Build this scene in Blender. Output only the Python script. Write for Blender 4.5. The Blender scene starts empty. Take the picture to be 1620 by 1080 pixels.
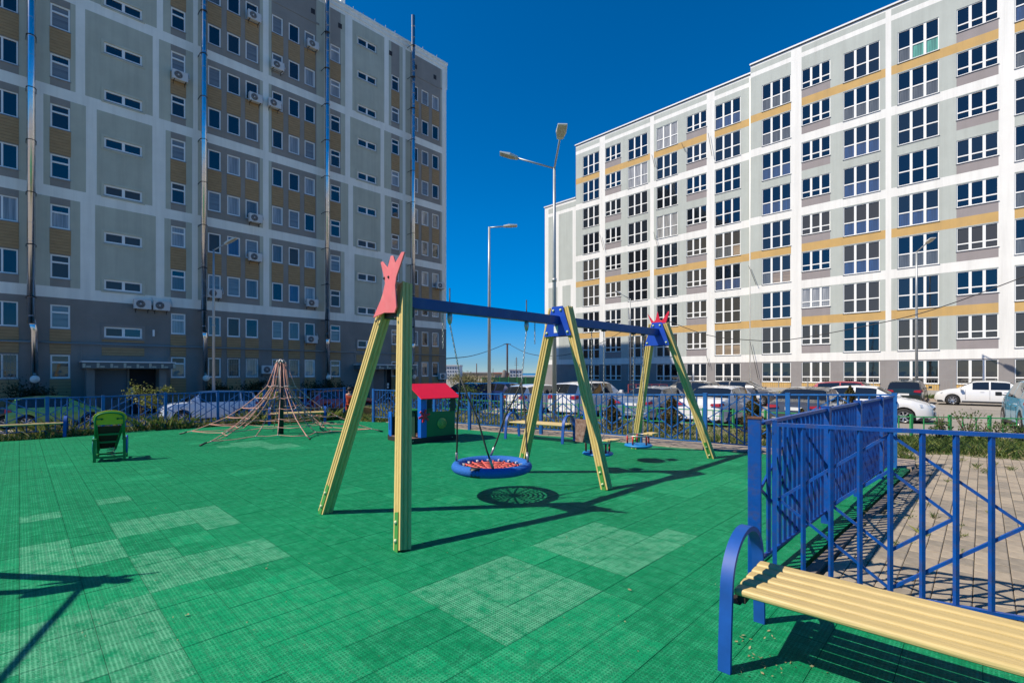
import bpy, bmesh, math, random
import numpy as np
from mathutils import Vector, Matrix

random.seed(7)
rnd = random.Random(11)
S = bpy.context.scene
COL = S.collection

# ------------------------------------------------------------------ camera
F = 762.0                      # focal length in photo pixels (photo 1620 wide)
CX, HY, CAMZ = 810.0, 590.0, 1.6
cam_d = bpy.data.cameras.new('camera')
cam = bpy.data.objects.new('camera', cam_d)
COL.objects.link(cam)
cam.location = (0, 0, CAMZ)
cam.rotation_euler = (math.radians(90), 0, 0)
cam_d.sensor_width = 36
cam_d.lens = 36 * F / 1620
cam_d.shift_y = 50.0 / 1620
cam_d.clip_start = 0.05
cam_d.clip_end = 20000
S.camera = cam

# ------------------------------------------------------------------ sky + sun
SUN_EL = math.radians(48.5)
SH = Vector((0.97, 0.243, 0)).normalized()       # direction shadows fall
W = bpy.data.worlds.new('World'); S.world = W; W.use_nodes = True
nt = W.node_tree; nt.nodes.clear()
sky = nt.nodes.new('ShaderNodeTexSky'); sky.sky_type = 'NISHITA'; sky.sun_disc = False
sky.sun_elevation = SUN_EL
sky.sun_rotation = math.atan2(-SH.x, -SH.y)
sky.altitude = 3000; sky.air_density = 1.0; sky.dust_density = 0.1; sky.ozone_density = 4
hsv = nt.nodes.new('ShaderNodeHueSaturation'); hsv.inputs['Saturation'].default_value = 1.46
sepc = nt.nodes.new('ShaderNodeSeparateColor'); nt.links.new(sky.outputs[0], sepc.inputs[0])
def wm(op, a, b_):
    q = nt.nodes.new('ShaderNodeMath'); q.operation = op
    for i, v in enumerate((a, b_)):
        if isinstance(v, (int, float)): q.inputs[i].default_value = v
        else: nt.links.new(v, q.inputs[i])
    return q.outputs[0]
over = wm('MINIMUM', wm('MAXIMUM', wm('SUBTRACT', sepc.outputs[0], 1.0), 0.0), 4.3)
k3 = nt.nodes.new('ShaderNodeVectorMath'); k3.operation = 'DIVIDE'; kc = nt.nodes.new('ShaderNodeCombineXYZ')
for i, kk in enumerate((.34, .27, .19)): nt.links.new(wm('ADD', wm('MULTIPLY', over, kk), 1.0), kc.inputs[i])
nt.links.new(sky.outputs[0], k3.inputs[0]); nt.links.new(kc.outputs[0], k3.inputs[1])
bg = nt.nodes.new('ShaderNodeBackground'); bg.inputs['Strength'].default_value = 0.097
wo = nt.nodes.new('ShaderNodeOutputWorld')
nt.links.new(k3.outputs[0], hsv.inputs['Color']); nt.links.new(hsv.outputs[0], bg.inputs['Color'])
nt.links.new(bg.outputs[0], wo.inputs['Surface'])
sl = bpy.data.lights.new('sun', 'SUN'); sl.energy = 3.5; sl.angle = math.radians(0.53); sl.color = (1, 0.90, 0.76)
so = bpy.data.objects.new('sun', sl); COL.objects.link(so)
ray = Vector((SH.x * math.cos(SUN_EL), SH.y * math.cos(SUN_EL), -math.sin(SUN_EL)))
so.rotation_euler = ray.to_track_quat('-Z', 'Y').to_euler()
so.location = (-20, -5, 40)
S.view_settings.view_transform = 'Standard'; S.view_settings.look = 'None'
S.view_settings.exposure = 0.77; S.view_settings.gamma = 1.0; S.view_settings.use_curve_mapping = False
S.render.engine = 'CYCLES'
S.cycles.max_bounces = 6; S.cycles.caustics_reflective = False; S.cycles.caustics_refractive = False
S.cycles.use_denoising = True

# ------------------------------------------------------------------ frame axes
UU = Vector((745, F, 0)).normalized()            # along the left building / tile grid
VV = Vector((-UU.y, UU.x, 0))                     # square to it, far left
VR = Vector((-772, F, 0)).normalized()           # along the right building

def gp(px, py, z=0.0):
    "ground point seen at a photo pixel, at height z"
    y = (CAMZ - z) * F / (py - HY)
    return Vector(((px - CX) / F * y, y, z))
def at(px, Y, z=0.0):
    return Vector(((px - CX) / F * Y, Y, z))
def zlot(x, y):
    r = x / max(y, 1.0)
    pts = [(-9, -.92), (-.3, -.92), (.05, -.5), (.5, -.4), (.8, -.3), (9, -.3)]
    for (a, za), (b, zb) in zip(pts, pts[1:]):
        if r <= b: return za + (zb - za) * max(0, min(1, (r - a) / (b - a)))
    return -.3

# ------------------------------------------------------------------ materials
MATS = {}
def mat(name, col, rough=.6, metal=0., var=.0, vscale=4., bump=0., bscale=80., spec=.5, col2=None, dirt=0., dscale=1.5, dcol=(.12, .1, .07), stretch=None, coat=0., streak=0.):
    if name in MATS: return MATS[name]
    m = bpy.data.materials.new(name); m.use_nodes = True
    n = m.node_tree; p = n.nodes['Principled BSDF']; L = n.links
    p.inputs['Roughness'].default_value = rough; p.inputs['Metallic'].default_value = metal
    p.inputs['Specular IOR Level'].default_value = spec
    if coat: p.inputs['Coat Weight'].default_value = coat; p.inputs['Coat Roughness'].default_value = .04
    tc = n.nodes.new('ShaderNodeTexCoord'); src = tc.outputs['Object']
    if stretch:
        mp = n.nodes.new('ShaderNodeMapping'); mp.inputs['Scale'].default_value = stretch
        L.new(src, mp.inputs[0]); src = mp.outputs[0]
    c = None
    if var or col2:
        nz = n.nodes.new('ShaderNodeTexNoise'); nz.inputs['Scale'].default_value = vscale; nz.inputs['Detail'].default_value = 6
        nz.inputs['Roughness'].default_value = .65
        L.new(src, nz.inputs['Vector'])
        mx = n.nodes.new('ShaderNodeMix'); mx.data_type = 'RGBA'
        mr = n.nodes.new('ShaderNodeMapRange'); mr.inputs[1].default_value = .32; mr.inputs[2].default_value = .68
        L.new(nz.outputs['Fac'], mr.inputs[0]); L.new(mr.outputs[0], mx.inputs[0])
        a = col if col2 else tuple(x * (1 - var) for x in col); b = col2 if col2 else tuple(min(1, x * (1 + var)) for x in col)
        mx.inputs[6].default_value = (*a, 1); mx.inputs[7].default_value = (*b, 1); c = mx.outputs[2]
    if dirt:
        nd = n.nodes.new('ShaderNodeTexNoise'); nd.inputs['Scale'].default_value = dscale; nd.inputs['Detail'].default_value = 10
        nd.inputs['Roughness'].default_value = .75
        L.new(src, nd.inputs['Vector'])
        mr = n.nodes.new('ShaderNodeMapRange'); mr.inputs[1].default_value = .5; mr.inputs[2].default_value = .72; mr.inputs[4].default_value = dirt
        L.new(nd.outputs['Fac'], mr.inputs[0])
        mx = n.nodes.new('ShaderNodeMix'); mx.data_type = 'RGBA'
        L.new(mr.outputs[0], mx.inputs[0])
        if c: L.new(c, mx.inputs[6])
        else: mx.inputs[6].default_value = (*col, 1)
        mx.inputs[7].default_value = (*dcol, 1); c = mx.outputs[2]
    if streak:
        ms = n.nodes.new('ShaderNodeMapping'); ms.inputs['Scale'].default_value = (2.2, 2.2, .10); L.new(tc.outputs['Object'], ms.inputs[0])
        ns_ = n.nodes.new('ShaderNodeTexNoise'); ns_.inputs['Scale'].default_value = 1.0; ns_.inputs['Detail'].default_value = 9; ns_.inputs['Roughness'].default_value = .7
        L.new(ms.outputs[0], ns_.inputs['Vector'])
        mr = n.nodes.new('ShaderNodeMapRange'); mr.inputs[1].default_value = .45; mr.inputs[2].default_value = .75; mr.inputs[4].default_value = streak
        L.new(ns_.outputs['Fac'], mr.inputs[0]); mx = n.nodes.new('ShaderNodeMix'); mx.data_type = 'RGBA'; L.new(mr.outputs[0], mx.inputs[0])
        if c: L.new(c, mx.inputs[6])
        else: mx.inputs[6].default_value = (*col, 1)
        mx.inputs[7].default_value = (.16, .15, .13, 1); c = mx.outputs[2]
    if c: L.new(c, p.inputs['Base Color'])
    else: p.inputs['Base Color'].default_value = (*col, 1)
    if bump:
        nb = n.nodes.new('ShaderNodeTexNoise'); nb.inputs['Scale'].default_value = bscale; nb.inputs['Detail'].default_value = 4
        L.new(src, nb.inputs['Vector'])
        bp = n.nodes.new('ShaderNodeBump'); bp.inputs['Strength'].default_value = bump; bp.inputs['Distance'].default_value = .01
        L.new(nb.outputs['Fac'], bp.inputs['Height']); L.new(bp.outputs[0], p.inputs['Normal'])
    MATS[name] = m
    return m

def leafmat(name, col, col2):
    m = mat(name, col, .55, col2=col2, vscale=3.5, spec=.3)
    p = m.node_tree.nodes['Principled BSDF']
    p.inputs['Transmission Weight'].default_value = 0
    p.inputs['Subsurface Weight'].default_value = 0
    n = m.node_tree
    tr = n.nodes.new('ShaderNodeBsdfTranslucent'); ad = n.nodes.new('ShaderNodeMixShader'); ad.inputs[0].default_value = .3
    src = p.inputs['Base Color'].links[0].from_socket
    n.links.new(src, tr.inputs[0])
    out = n.nodes['Material Output']
    n.links.new(p.outputs[0], ad.inputs[1]); n.links.new(tr.outputs[0], ad.inputs[2]); n.links.new(ad.outputs[0], out.inputs[0])
    return m

# ------------------------------------------------------------------ mesh builder
class MB:
    def __init__(s): s.v = []; s.f = []; s.m = []; s.smooth = []
    def add(s, vs, fs, mi=0, sm=False):
        o = len(s.v); s.v += [tuple(v) for v in vs]
        for f in fs: s.f.append(tuple(i + o for i in f)); s.m.append(mi); s.smooth.append(sm)
        return s
    def box(s, c, d, R=None, mi=0):
        c = Vector(c); hx, hy, hz = d[0] / 2, d[1] / 2, d[2] / 2
        vs = [Vector((x, y, z)) for x in (-hx, hx) for y in (-hy, hy) for z in (-hz, hz)]
        if R is not None: vs = [R @ v for v in vs]
        return s.add([v + c for v in vs], [(0, 1, 3, 2), (4, 6, 7, 5), (0, 4, 5, 1), (2, 3, 7, 6), (0, 2, 6, 4), (1, 5, 7, 3)], mi)
    def bb(s, x0, x1, y0, y1, z0, z1, mi=0):
        return s.box(((x0 + x1) / 2, (y0 + y1) / 2, (z0 + z1) / 2), (x1 - x0, y1 - y0, z1 - z0), None, mi)
    def bar(s, a, b, w, h, up=(0, 0, 1), mi=0):
        "rectangular bar from a to b; w across, h along up"
        a, b = Vector(a), Vector(b); d = (b - a); L = d.length
        if L < 1e-6: return s
        d /= L; up = Vector(up)
        if abs(d.dot(up.normalized())) > .999: up = Vector((1, 0, 0))
        x = d.cross(up).normalized(); z = x.cross(d)
        R = Matrix((x, d, z)).transposed()
        return s.box((a + b) / 2, (w, L, h), R, mi)
    def tube(s, pts, r, n=8, mi=0, cap=True, sm=True):
        pts = [Vector(p) for p in pts]; N = len(pts)
        rs = r if isinstance(r, (list, tuple)) else [r] * N
        t0 = (pts[1] - pts[0]).normalized(); ref = Vector((0, 0, 1)) if abs(t0.z) < .9 else Vector((1, 0, 0))
        x = t0.cross(ref).normalized(); vs = []
        for i, p in enumerate(pts):
            a = pts[max(0, i - 1)]; b = pts[min(N - 1, i + 1)]; t = (b - a)
            t = t.normalized() if t.length > 1e-9 else t0
            x = (x - t * x.dot(t)); x = x.normalized() if x.length > 1e-6 else t.orthogonal().normalized()
            y = t.cross(x)
            for k in range(n):
                an = 2 * math.pi * k / n; vs.append(p + (x * math.cos(an) + y * math.sin(an)) * rs[i])
        fs = []
        for i in range(N - 1):
            for k in range(n):
                k2 = (k + 1) % n; fs.append((i * n + k, i * n + k2, (i + 1) * n + k2, (i + 1) * n + k))
        s.add(vs, fs, mi, sm)
        if cap:
            o = len(s.v) - len(vs)
            s.f.append(tuple(o + k for k in reversed(range(n)))); s.m.append(mi); s.smooth.append(False)
            s.f.append(tuple(o + (N - 1) * n + k for k in range(n))); s.m.append(mi); s.smooth.append(False)
        return s
    def torus(s, c, R, r, n=48, k=12, mi=0, M=None, ry=None):
        vs = []; fs = []; c = Vector(c)
        for i in range(n):
            a = 2 * math.pi * i / n
            for j in range(k):
                b = 2 * math.pi * j / k
                v = Vector(((R + r * math.cos(b)) * math.cos(a), (R + r * math.cos(b)) * math.sin(a), r * math.sin(b)))
                if M is not None: v = M @ v
                vs.append(v + c)
        for i in range(n):
            for j in range(k):
                i2 = (i + 1) % n; j2 = (j + 1) % k
                fs.append((i * k + j, i2 * k + j, i2 * k + j2, i * k + j2))
        return s.add(vs, fs, mi, True)
    def prism(s, poly, off, mi=0):
        "poly: 3D points (planar), extruded by vector off"
        n = len(poly); off = Vector(off); P = [Vector(p) for p in poly]
        vs = P + [p + off for p in P]
        nrm = Vector((0, 0, 0))
        for i in range(n): nrm += P[i].cross(P[(i + 1) % n])
        flip = nrm.dot(off) > 0
        fs = [tuple(range(n)), tuple(reversed(range(n, 2 * n)))] + [(i, n + i, n + (i + 1) % n, (i + 1) % n) for i in range(n)]
        if flip: fs = [tuple(reversed(f)) for f in fs]
        return s.add(vs, fs, mi)
    def lathe(s, prof, c=(0, 0, 0), n=24, M=None, mi=0, cap=True):
        vs = []; c = Vector(c); N = len(prof)
        for (r, z) in prof:
            for k in range(n):
                a = 2 * math.pi * k / n; v = Vector((r * math.cos(a), r * math.sin(a), z))
                if M is not None: v = M @ v
                vs.append(v + c)
        fs = [(i * n + k, i * n + (k + 1) % n, (i + 1) * n + (k + 1) % n, (i + 1) * n + k) for i in range(N - 1) for k in range(n)]
        s.add(vs, fs, mi, True)
        o = len(s.v) - len(vs)
        if not cap: return s
        if prof[0][0] > 1e-5: s.f.append(tuple(o + k for k in reversed(range(n)))); s.m.append(mi); s.smooth.append(False)
        if prof[-1][0] > 1e-5: s.f.append(tuple(o + (N - 1) * n + k for k in range(n))); s.m.append(mi); s.smooth.append(False)
        return s
    def mesh(s, name, mats):
        me = bpy.data.meshes.new(name); me.from_pydata(s.v, [], s.f)
        mats = mats if isinstance(mats, (list, tuple)) else [mats]
        for m in mats: me.materials.append(m)
        if len(mats) > 1: me.polygons.foreach_set('material_index', s.m)
        me.polygons.foreach_set('use_smooth', s.smooth)
        me.update()
        return me
    def obj(s, name, mats, parent=None, bevel=0, loc=None, fix=True):
        me = s.mesh(name, mats)
        if fix:
            bm = bmesh.new(); bm.from_mesh(me)
            bmesh.ops.recalc_face_normals(bm, faces=bm.faces); bm.to_mesh(me); bm.free()
        o = place(name, me, parent, loc)
        if bevel:
            b = o.modifiers.new('bevel', 'BEVEL'); b.width = bevel; b.segments = 2; b.limit_method = 'ANGLE'; b.angle_limit = .6
        return o

def place(name, me, parent=None, loc=None, rz=None, label=None):
    o = bpy.data.objects.new(name, me); COL.objects.link(o)
    if parent: o.parent = parent
    if loc is not None: o.location = loc
    if rz is not None: o.rotation_euler = (0, 0, rz)
    if label: o['label'] = label
    return o
def tag(o, label, cat=None, group=None, kind=None):
    if label: o['label'] = label
    if cat: o['category'] = cat
    if group: o['group'] = group
    if kind: o['kind'] = kind
    return o
def thing(name, label, cat, loc=(0, 0, 0), rz=0., group=None):
    o = bpy.data.objects.new(name, None); COL.objects.link(o); o.empty_display_size = .2
    o.location = loc; o.rotation_euler = (0, 0, rz)
    return tag(o, label, cat, group)
def copy_tree(o, parent=None):
    c = o.copy(); COL.objects.link(c); c.parent = parent
    for ch in list(o.children): copy_tree(ch, c)
    return c
def struct(o): o['kind'] = 'structure'; return o
def stuff(o): o['kind'] = 'stuff'; return o
def ang(v): return math.atan2(v[1], v[0])
def inpoly(x, y, poly):
    c = False; n = len(poly)
    for i in range(n):
        (x1, y1), (x2, y2) = poly[i][:2], poly[(i + 1) % n][:2]
        if (y1 > y) != (y2 > y) and x < (x2 - x1) * (y - y1) / (y2 - y1) + x1: c = not c
    return c

# ================================================================== GROUND
M_asph = mat('asphalt', (.29, .26, .22), .9, var=.18, vscale=.6, bump=.4, bscale=60, dirt=.5, dscale=.25, dcol=(.24, .22, .19))
M_soil = mat('verge_soil', (.13, .12, .05), .95, col2=(.24, .21, .12), vscale=1.8, bump=.6, bscale=25)
M_conc = mat('kerb_concrete', (.36, .29, .23), .9, var=.2, vscale=3, bump=.5, bscale=60, dirt=.7, dscale=2.2, dcol=(.1, .075, .05))
M_sea = mat('sea_water', (.02, .12, .22), .25)

def ground_sheet():
    b = MB()
    angs = [-180 + 3 * i for i in range(121)]
    rs = [0.5, 2, 4, 6, 8, 10, 12, 14, 16, 18, 20, 23, 26, 30, 35, 40, 48, 60, 80, 120, 200, 330]
    vs = []
    for r in rs:
        for a in angs:
            x = r * math.sin(math.radians(a)); y = r * math.cos(math.radians(a))
            z = zlot(x, max(y, .1)) if y > 0 else (-.92 if x < 0 else -.3)
            z = z if r > 60 else z
            if r > 60: z = z * (1 - min(1, (r - 60) / 140)) + min(1, (r - 60) / 140) * -1.2
            vs.append((x, y, z))
    n = len(angs); fs = [(i * n + k, (i + 1) * n + k, (i + 1) * n + k + 1, i * n + k + 1) for i in range(len(rs) - 1) for k in range(n - 1)]
    b.add(vs, fs, 0, True)
    return b
o = ground_sheet().obj('ground', M_asph); struct(o); tag(o, 'grey brown asphalt of the parking lots round the playground')
b = MB(); b.lathe([(320, -1.6), (12000, -1.9)], n=96); o = b.obj('sea', M_sea); struct(o); tag(o, 'strip of blue sea on the horizon between the buildings')

# carpet outline in ground metres
edge_back = [gp(0, 697.4), gp(75, 693), gp(194, 682.6), gp(300, 677), gp(404, 671.4), gp(535, 664), gp(610, 667.4), gp(720, 677),
             gp(823, 686), gp(915, 691.5), gp(1060, 706.4), gp(1180, 714.5)]
d_left = (edge_back[0] - edge_back[1]).normalized()
far_c = Vector((6.72, 8.12, 0)); near_c = Vector((2.16, 3.78, 0))
dn = Vector((.872, -.489, 0))
carpet = [edge_back[0] + d_left * 9 + Vector((0, -1, 0))] + edge_back + [far_c, near_c, near_c + dn * 6, Vector((7.5, -6, 0)), Vector((-21, -6, 0))]
ca = ang(UU)                                        # grid angle

def tile_mat(name, base, fleck, amt):
    m = bpy.data.materials.new(name); m.use_nodes = True; n = m.node_tree; L = n.links; p = n.nodes['Principled BSDF']
    p.inputs['Roughness'].default_value = .62; p.inputs['Specular IOR Level'].default_value = .10
    tc = n.nodes.new('ShaderNodeTexCoord'); geo = n.nodes.new('ShaderNodeNewGeometry')
    sp = n.nodes.new('ShaderNodeSeparateXYZ'); L.new(tc.outputs['Object'], sp.inputs[0])
    def M(op, a, bb=None, c=None):
        q = n.nodes.new('ShaderNodeMath'); q.operation = op
        for i, v in enumerate((a, bb, c)):
            if v is None: continue
            if isinstance(v, (int, float)): q.inputs[i].default_value = v
            else: L.new(v, q.inputs[i])
        return q.outputs[0]
    def groove(s, pitch, w):
        t = M('PINGPONG', M('ADD', s, 100 * pitch), pitch / 2)     # 0 on each line
        return M('LESS_THAN', t, w)
    gx = groove(sp.outputs[0], 1 / 12, .0022); gy = groove(sp.outputs[1], 1 / 12, .0022)
    line = M('MAXIMUM', gx, gy)
    # punched lattice: small ribs
    def rib(s, pitch): return M('PINGPONG', M('ADD', s, 100 * pitch), pitch / 2)
    lx = rib(sp.outputs[0], 1 / 48); ly = rib(sp.outputs[1], 1 / 48)
    hole = M('MULTIPLY', M('GREATER_THAN', lx, .0042), M('GREATER_THAN', ly, .0042))
    nz = n.nodes.new('ShaderNodeTexNoise'); nz.inputs['Scale'].default_value = 85; nz.inputs['Detail'].default_value = 3
    L.new(geo.outputs['Position'], nz.inputs['Vector'])
    n2 = n.nodes.new('ShaderNodeTexNoise'); n2.inputs['Scale'].default_value = 9; n2.inputs['Detail'].default_value = 5
    L.new(geo.outputs['Position'], n2.inputs['Vector'])
    n3 = n.nodes.new('ShaderNodeTexNoise'); n3.inputs['Scale'].default_value = .7; n3.inputs['Detail'].default_value = 8; n3.inputs['Roughness'].default_value = .7
    L.new(geo.outputs['Position'], n3.inputs['Vector'])
    fl = M('MULTIPLY', M('ADD', nz.outputs['Fac'], M('MULTIPLY', n2.outputs['Fac'], .9)), 1)
    mr = n.nodes.new('ShaderNodeMapRange'); mr.inputs[1].default_value = .98 - amt * .22; mr.inputs[2].default_value = 1.22 - amt * .2; mr.inputs[4].default_value = .25 + .5 * amt
    L.new(fl, mr.inputs[0])
    f = M('MULTIPLY', mr.outputs[0], M('SUBTRACT', 1, M('MULTIPLY', hole, .75)))
    mx = n.nodes.new('ShaderNodeMix'); mx.data_type = 'RGBA'; L.new(f, mx.inputs[0])
    mx.inputs[6].default_value = (*base, 1); mx.inputs[7].default_value = (*fleck, 1)
    # big tone drift
    mz = n.nodes.new('ShaderNodeMix'); mz.data_type = 'RGBA'; mz.blend_type = 'MULTIPLY'; mz.inputs[0].default_value = 1
    mr2 = n.nodes.new('ShaderNodeMapRange'); mr2.inputs[1].default_value = .3; mr2.inputs[2].default_value = .7; mr2.inputs[3].default_value = .82; mr2.inputs[4].default_value = 1.14
    L.new(n3.outputs['Fac'], mr2.inputs[0]); cb = n.nodes.new('ShaderNodeCombineColor')
    for i in range(3): L.new(mr2.outputs[0], cb.inputs[i])
    L.new(mx.outputs[2], mz.inputs[6]); L.new(cb.outputs[0], mz.inputs[7])
    # thin scuff lines / scratches of dirt
    vo = n.nodes.new('ShaderNodeTexNoise'); vo.inputs['Scale'].default_value = .55; vo.inputs['Detail'].default_value = 2.5; vo.inputs['Distortion'].default_value = 1.2
    L.new(geo.outputs['Position'], vo.inputs['Vector'])
    sc = M('LESS_THAN', M('ABSOLUTE', M('SUBTRACT', vo.outputs['Fac'], .47)), .0016)
    sc = M('MULTIPLY', sc, M('GREATER_THAN', n3.outputs['Fac'], .5))
    dk = M('MAXIMUM', M('MAXIMUM', M('MULTIPLY', line, .42), M('MULTIPLY', sc, .3)), M('MULTIPLY', M('MULTIPLY', hole, .55), M('GREATER_THAN', nz.outputs['Fac'], .5)))
    m3 = n.nodes.new('ShaderNodeMix'); m3.data_type = 'RGBA'; L.new(dk, m3.inputs[0]); L.new(mz.outputs[2], m3.inputs[6]); m3.inputs[7].default_value = (.004, .05, .025, 1)
    L.new(m3.outputs[2], p.inputs['Base Color'])
    bp = n.nodes.new('ShaderNodeBump'); bp.inputs['Strength'].default_value = .6; bp.inputs['Distance'].default_value = .004
    hgt = M('SUBTRACT', 1, M('MAXIMUM', hole, line)); L.new(hgt, bp.inputs['Height']); L.new(bp.outputs[0], p.inputs['Normal'])
    return m
M_t = [tile_mat('floor_green', (.003, .205, .078), (.05, .40, .20), .5), tile_mat('floor_green_faded', (.004, .23, .095), (.15, .44, .26), 1.0),
       tile_mat('floor_green_worn', (.005, .265, .105), (.09, .40, .21), .5)]
b = MB(); P2 = [(p.x, p.y) for p in carpet]
b.prism([(x, y, -.2) for x, y in P2], (0, 0, .186)); pf = b.obj('playground_floor', M_t[0]); struct(pf); tag(pf, 'green plastic playground flooring of square click tiles')

def q(*pts): return [gp(x, y)[:2] for x, y in pts]
pale = [q((628, 953), (800, 888), (953, 943), (787, 1040)), q((840, 870), (940, 833), (1113, 852), (993, 918)),
        q((0, 876), (202, 842), (229, 879), (0, 923)), q((192, 823), (246, 811), (348, 795), (408, 830), (352, 839), (334, 828), (278, 839), (262, 830), (207, 841)),
        q((234, 879), (299, 867), (327, 879), (397, 865), (375, 853), (429, 840), (491, 876), (271, 933)),
        q((-60, 1010), (267, 936), (380, 1090), (-200, 1090)), q((169, 792), (313, 772), (320, 777), (171, 799)), q((53, 814), (116, 809), (120, 815), (53, 820)),
        q((351, 706), (404, 695), (477, 706), (440, 710))]
worn = [q((600, 1030), (660, 1000), (787, 1040), (740, 1085), (560, 1085)), q((787, 1040), (953, 943), (1000, 960), (1000, 1090), (740, 1090)),
        q((0, 930), (230, 885), (265, 930), (0, 995)), q((380, 1090), (300, 960), (500, 880), (640, 960), (560, 1090)), q((960, 760), (1110, 745), (1190, 760), (1100, 790))]
T = 1 / 3
tiles = []
Rg = Matrix.Rotation(-ca, 2)
for i in range(-75, 60):
    for j in range(-60, 75):
        c = UU * ((i + .5) * T) + VV * ((j + .5) * T)
        if c.y < 1.2 or c.y > 17 or not inpoly(c.x, c.y, P2): continue
        r = c.x / c.y
        if abs(r) > 1.18: continue
        ok = all(inpoly((c + UU * a * T * .48 + VV * bb_ * T * .48).x, (c + UU * a * T * .48 + VV * bb_ * T * .48).y, P2) for a in (-1, 1) for bb_ in (-1, 1))
        if not ok: continue
        k = 0
        if any(inpoly(c.x, c.y, q_) for q_ in pale): k = 1
        elif any(inpoly(c.x, c.y, q_) for q_ in worn): k = 2
        elif rnd.random() < .05: k = 2
        tiles.append((c.y if abs(r) < 1.08 else 99, i, j, k, c))
tiles.sort(key=lambda t: t[0])
def tile_geo(b, cx=0, cy=0, h=.014, mi=0, z0=-.014, dz=0):
    a, s = T / 2 - .0007, T / 2 - .0020
    vs = [(cx + x * a, cy + y * a, z0) for x, y in ((-1, -1), (1, -1), (1, 1), (-1, 1))] + \
         [(cx + x * a, cy + y * a, z0 + h - .002 + dz) for x, y in ((-1, -1), (1, -1), (1, 1), (-1, 1))] + \
         [(cx + x * s, cy + y * s, z0 + h + dz) for x, y in ((-1, -1), (1, -1), (1, 1), (-1, 1))]
    fs = [(8, 9, 10, 11)] + [(k, (k + 1) % 4, 4 + (k + 1) % 4, 4 + k) for k in range(4)] + [(4 + k, 4 + (k + 1) % 4, 8 + (k + 1) % 4, 8 + k) for k in range(4)]
    b.add(vs, fs, mi)
tm = []
for k in range(3):
    b = MB(); tile_geo(b); tm.append(b.mesh('floor_tile', M_t[k]))
for (d, i, j, k, c) in tiles[:300]:
    o = place('tile', tm[k], pf, (c.x, c.y, rnd.uniform(-.0012, .0012)), ca)
    o.rotation_euler = (rnd.uniform(-.002, .002), rnd.uniform(-.002, .002), ca)
b = MB()
for (d, i, j, k, c) in tiles[300:]:
    tile_geo(b, (i + .5) * T, (j + .5) * T, mi=k, dz=rnd.uniform(-.001, .001))
o = place('tile', b.mesh('floor_tiles_far', M_t), pf, (0, 0, 0), ca); stuff(o)
# texture of the far tiles is centred on tile middles
# (object origin sits on a tile corner: shift is a whole number of ribs, so the pattern lines up)

# ------------------------------------------------------------------ kerb strips
def offs(line, d):
    out = []
    for i, p in enumerate(line):
        a = line[max(0, i - 1)]; c = line[min(len(line) - 1, i + 1)]; t = (c - a).normalized(); nrm = Vector((-t.y, t.x, 0))
        out.append(p + nrm * d)
    return out
def strip(l0, l1, z0, z1, thick=.15):
    "sheet between two polylines"
    b = MB(); n = len(l0)
    vs = [(p.x, p.y, z0) for p in l0] + [(p.x, p.y, z1(p.x, p.y) if callable(z1) else z1) for p in l1]
    b.add(vs, [(i, i + 1, n + i + 1, n + i) for i in range(n - 1)])
    return b
back = [edge_back[0] + d_left * 9] + edge_back + [far_c + Vector((.3, -.1, 0))]
kin = edge_back[6:] + [far_c + Vector((.1, 0, 0))]
kout = offs(kin, .95)
b = MB()
for i in range(len(kin) - 1):
    a0, a1, c0, c1 = kin[i], kin[i + 1], kout[i], kout[i + 1]
    m = max(1, round((a1 - a0).length / 1.0))
    for s in range(m):
        f0, f1 = s / m + .004, (s + 1) / m - .004
        pl = [a0.lerp(a1, f0), a0.lerp(a1, f1), c0.lerp(c1, f1), c0.lerp(c1, f0)]
        pl = [Vector((p.x, p.y, -.25)) for p in pl]
        b2 = MB(); b2.prism(pl, (0, 0, .262 + rnd.uniform(-.004, .004)))
        o = b2.obj('paving_slab', M_conc); b2.o = o
        if not s and not i: slab_root = thing('kerb', None, None); struct(slab_root); tag(slab_root, 'pinkish concrete edging strip under the back fence')
        o.parent = slab_root
# dark kerb stone along the right fence
M_kstone = mat('kerb_stone', (.17, .14, .115), .9, var=.25, vscale=8, bump=.5, bscale=60)
kr = thing('kerb', None, None); struct(kr); tag(kr, 'weathered stone kerb between green floor and block paving')
k0, k1 = near_c + Vector((.04, -.04, 0)), far_c + Vector((.04, -.04, 0)); kd = (k1 - k0).normalized(); kn = Vector((kd.y, -kd.x, 0)); L_ = (k1 - k0).length
m = int(L_ / .8); b = MB(); b.bb(.003, L_ / m - .003, -.04, .04, -.15, .012); kme = b.mesh('kerb_stone', M_kstone)
for s in range(m): place('kerb_stone', kme, kr, k0 + kd * (L_ / m * s) + kn * .04 + Vector((0, 0, rnd.uniform(-.004, .004))), ang(kd))

# ------------------------------------------------------------------ block paving
M_pv = [mat('paver_%s' % k, c, .85, var=.14, vscale=9, bump=.35, bscale=120, dirt=.5, dscale=9, dcol=(.3, .26, .2)) for k, c in
        (('beige', (.315, .262, .195)), ('sand', (.36, .30, .22)), ('grey_beige', (.25, .215, .165)))]
M_joint = mat('paving_sand', (.10, .085, .05), .95, var=.4, vscale=12)
pave_poly = [near_c + kn * .09, far_c + kn * .09 + Vector((0, 0, 0)), gp(1425, 716), gp(1500, 719), gp(1620, 728), gp(1900, 748), Vector((11, 3, 0)), near_c + dn * 9, near_c + dn * 1.0 + Vector((0.03, 0.05, 0))]
pp = [(p.x, p.y) for p in pave_poly]
b = MB(); b.prism([(x, y, -.3) for x, y in pp], (0, 0, .275)); pave = b.obj('pavement', M_joint); struct(pave); tag(pave, 'beige concrete block paving with weeds in the joints')
plist = []
pu, pv_ = .2, .107
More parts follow.
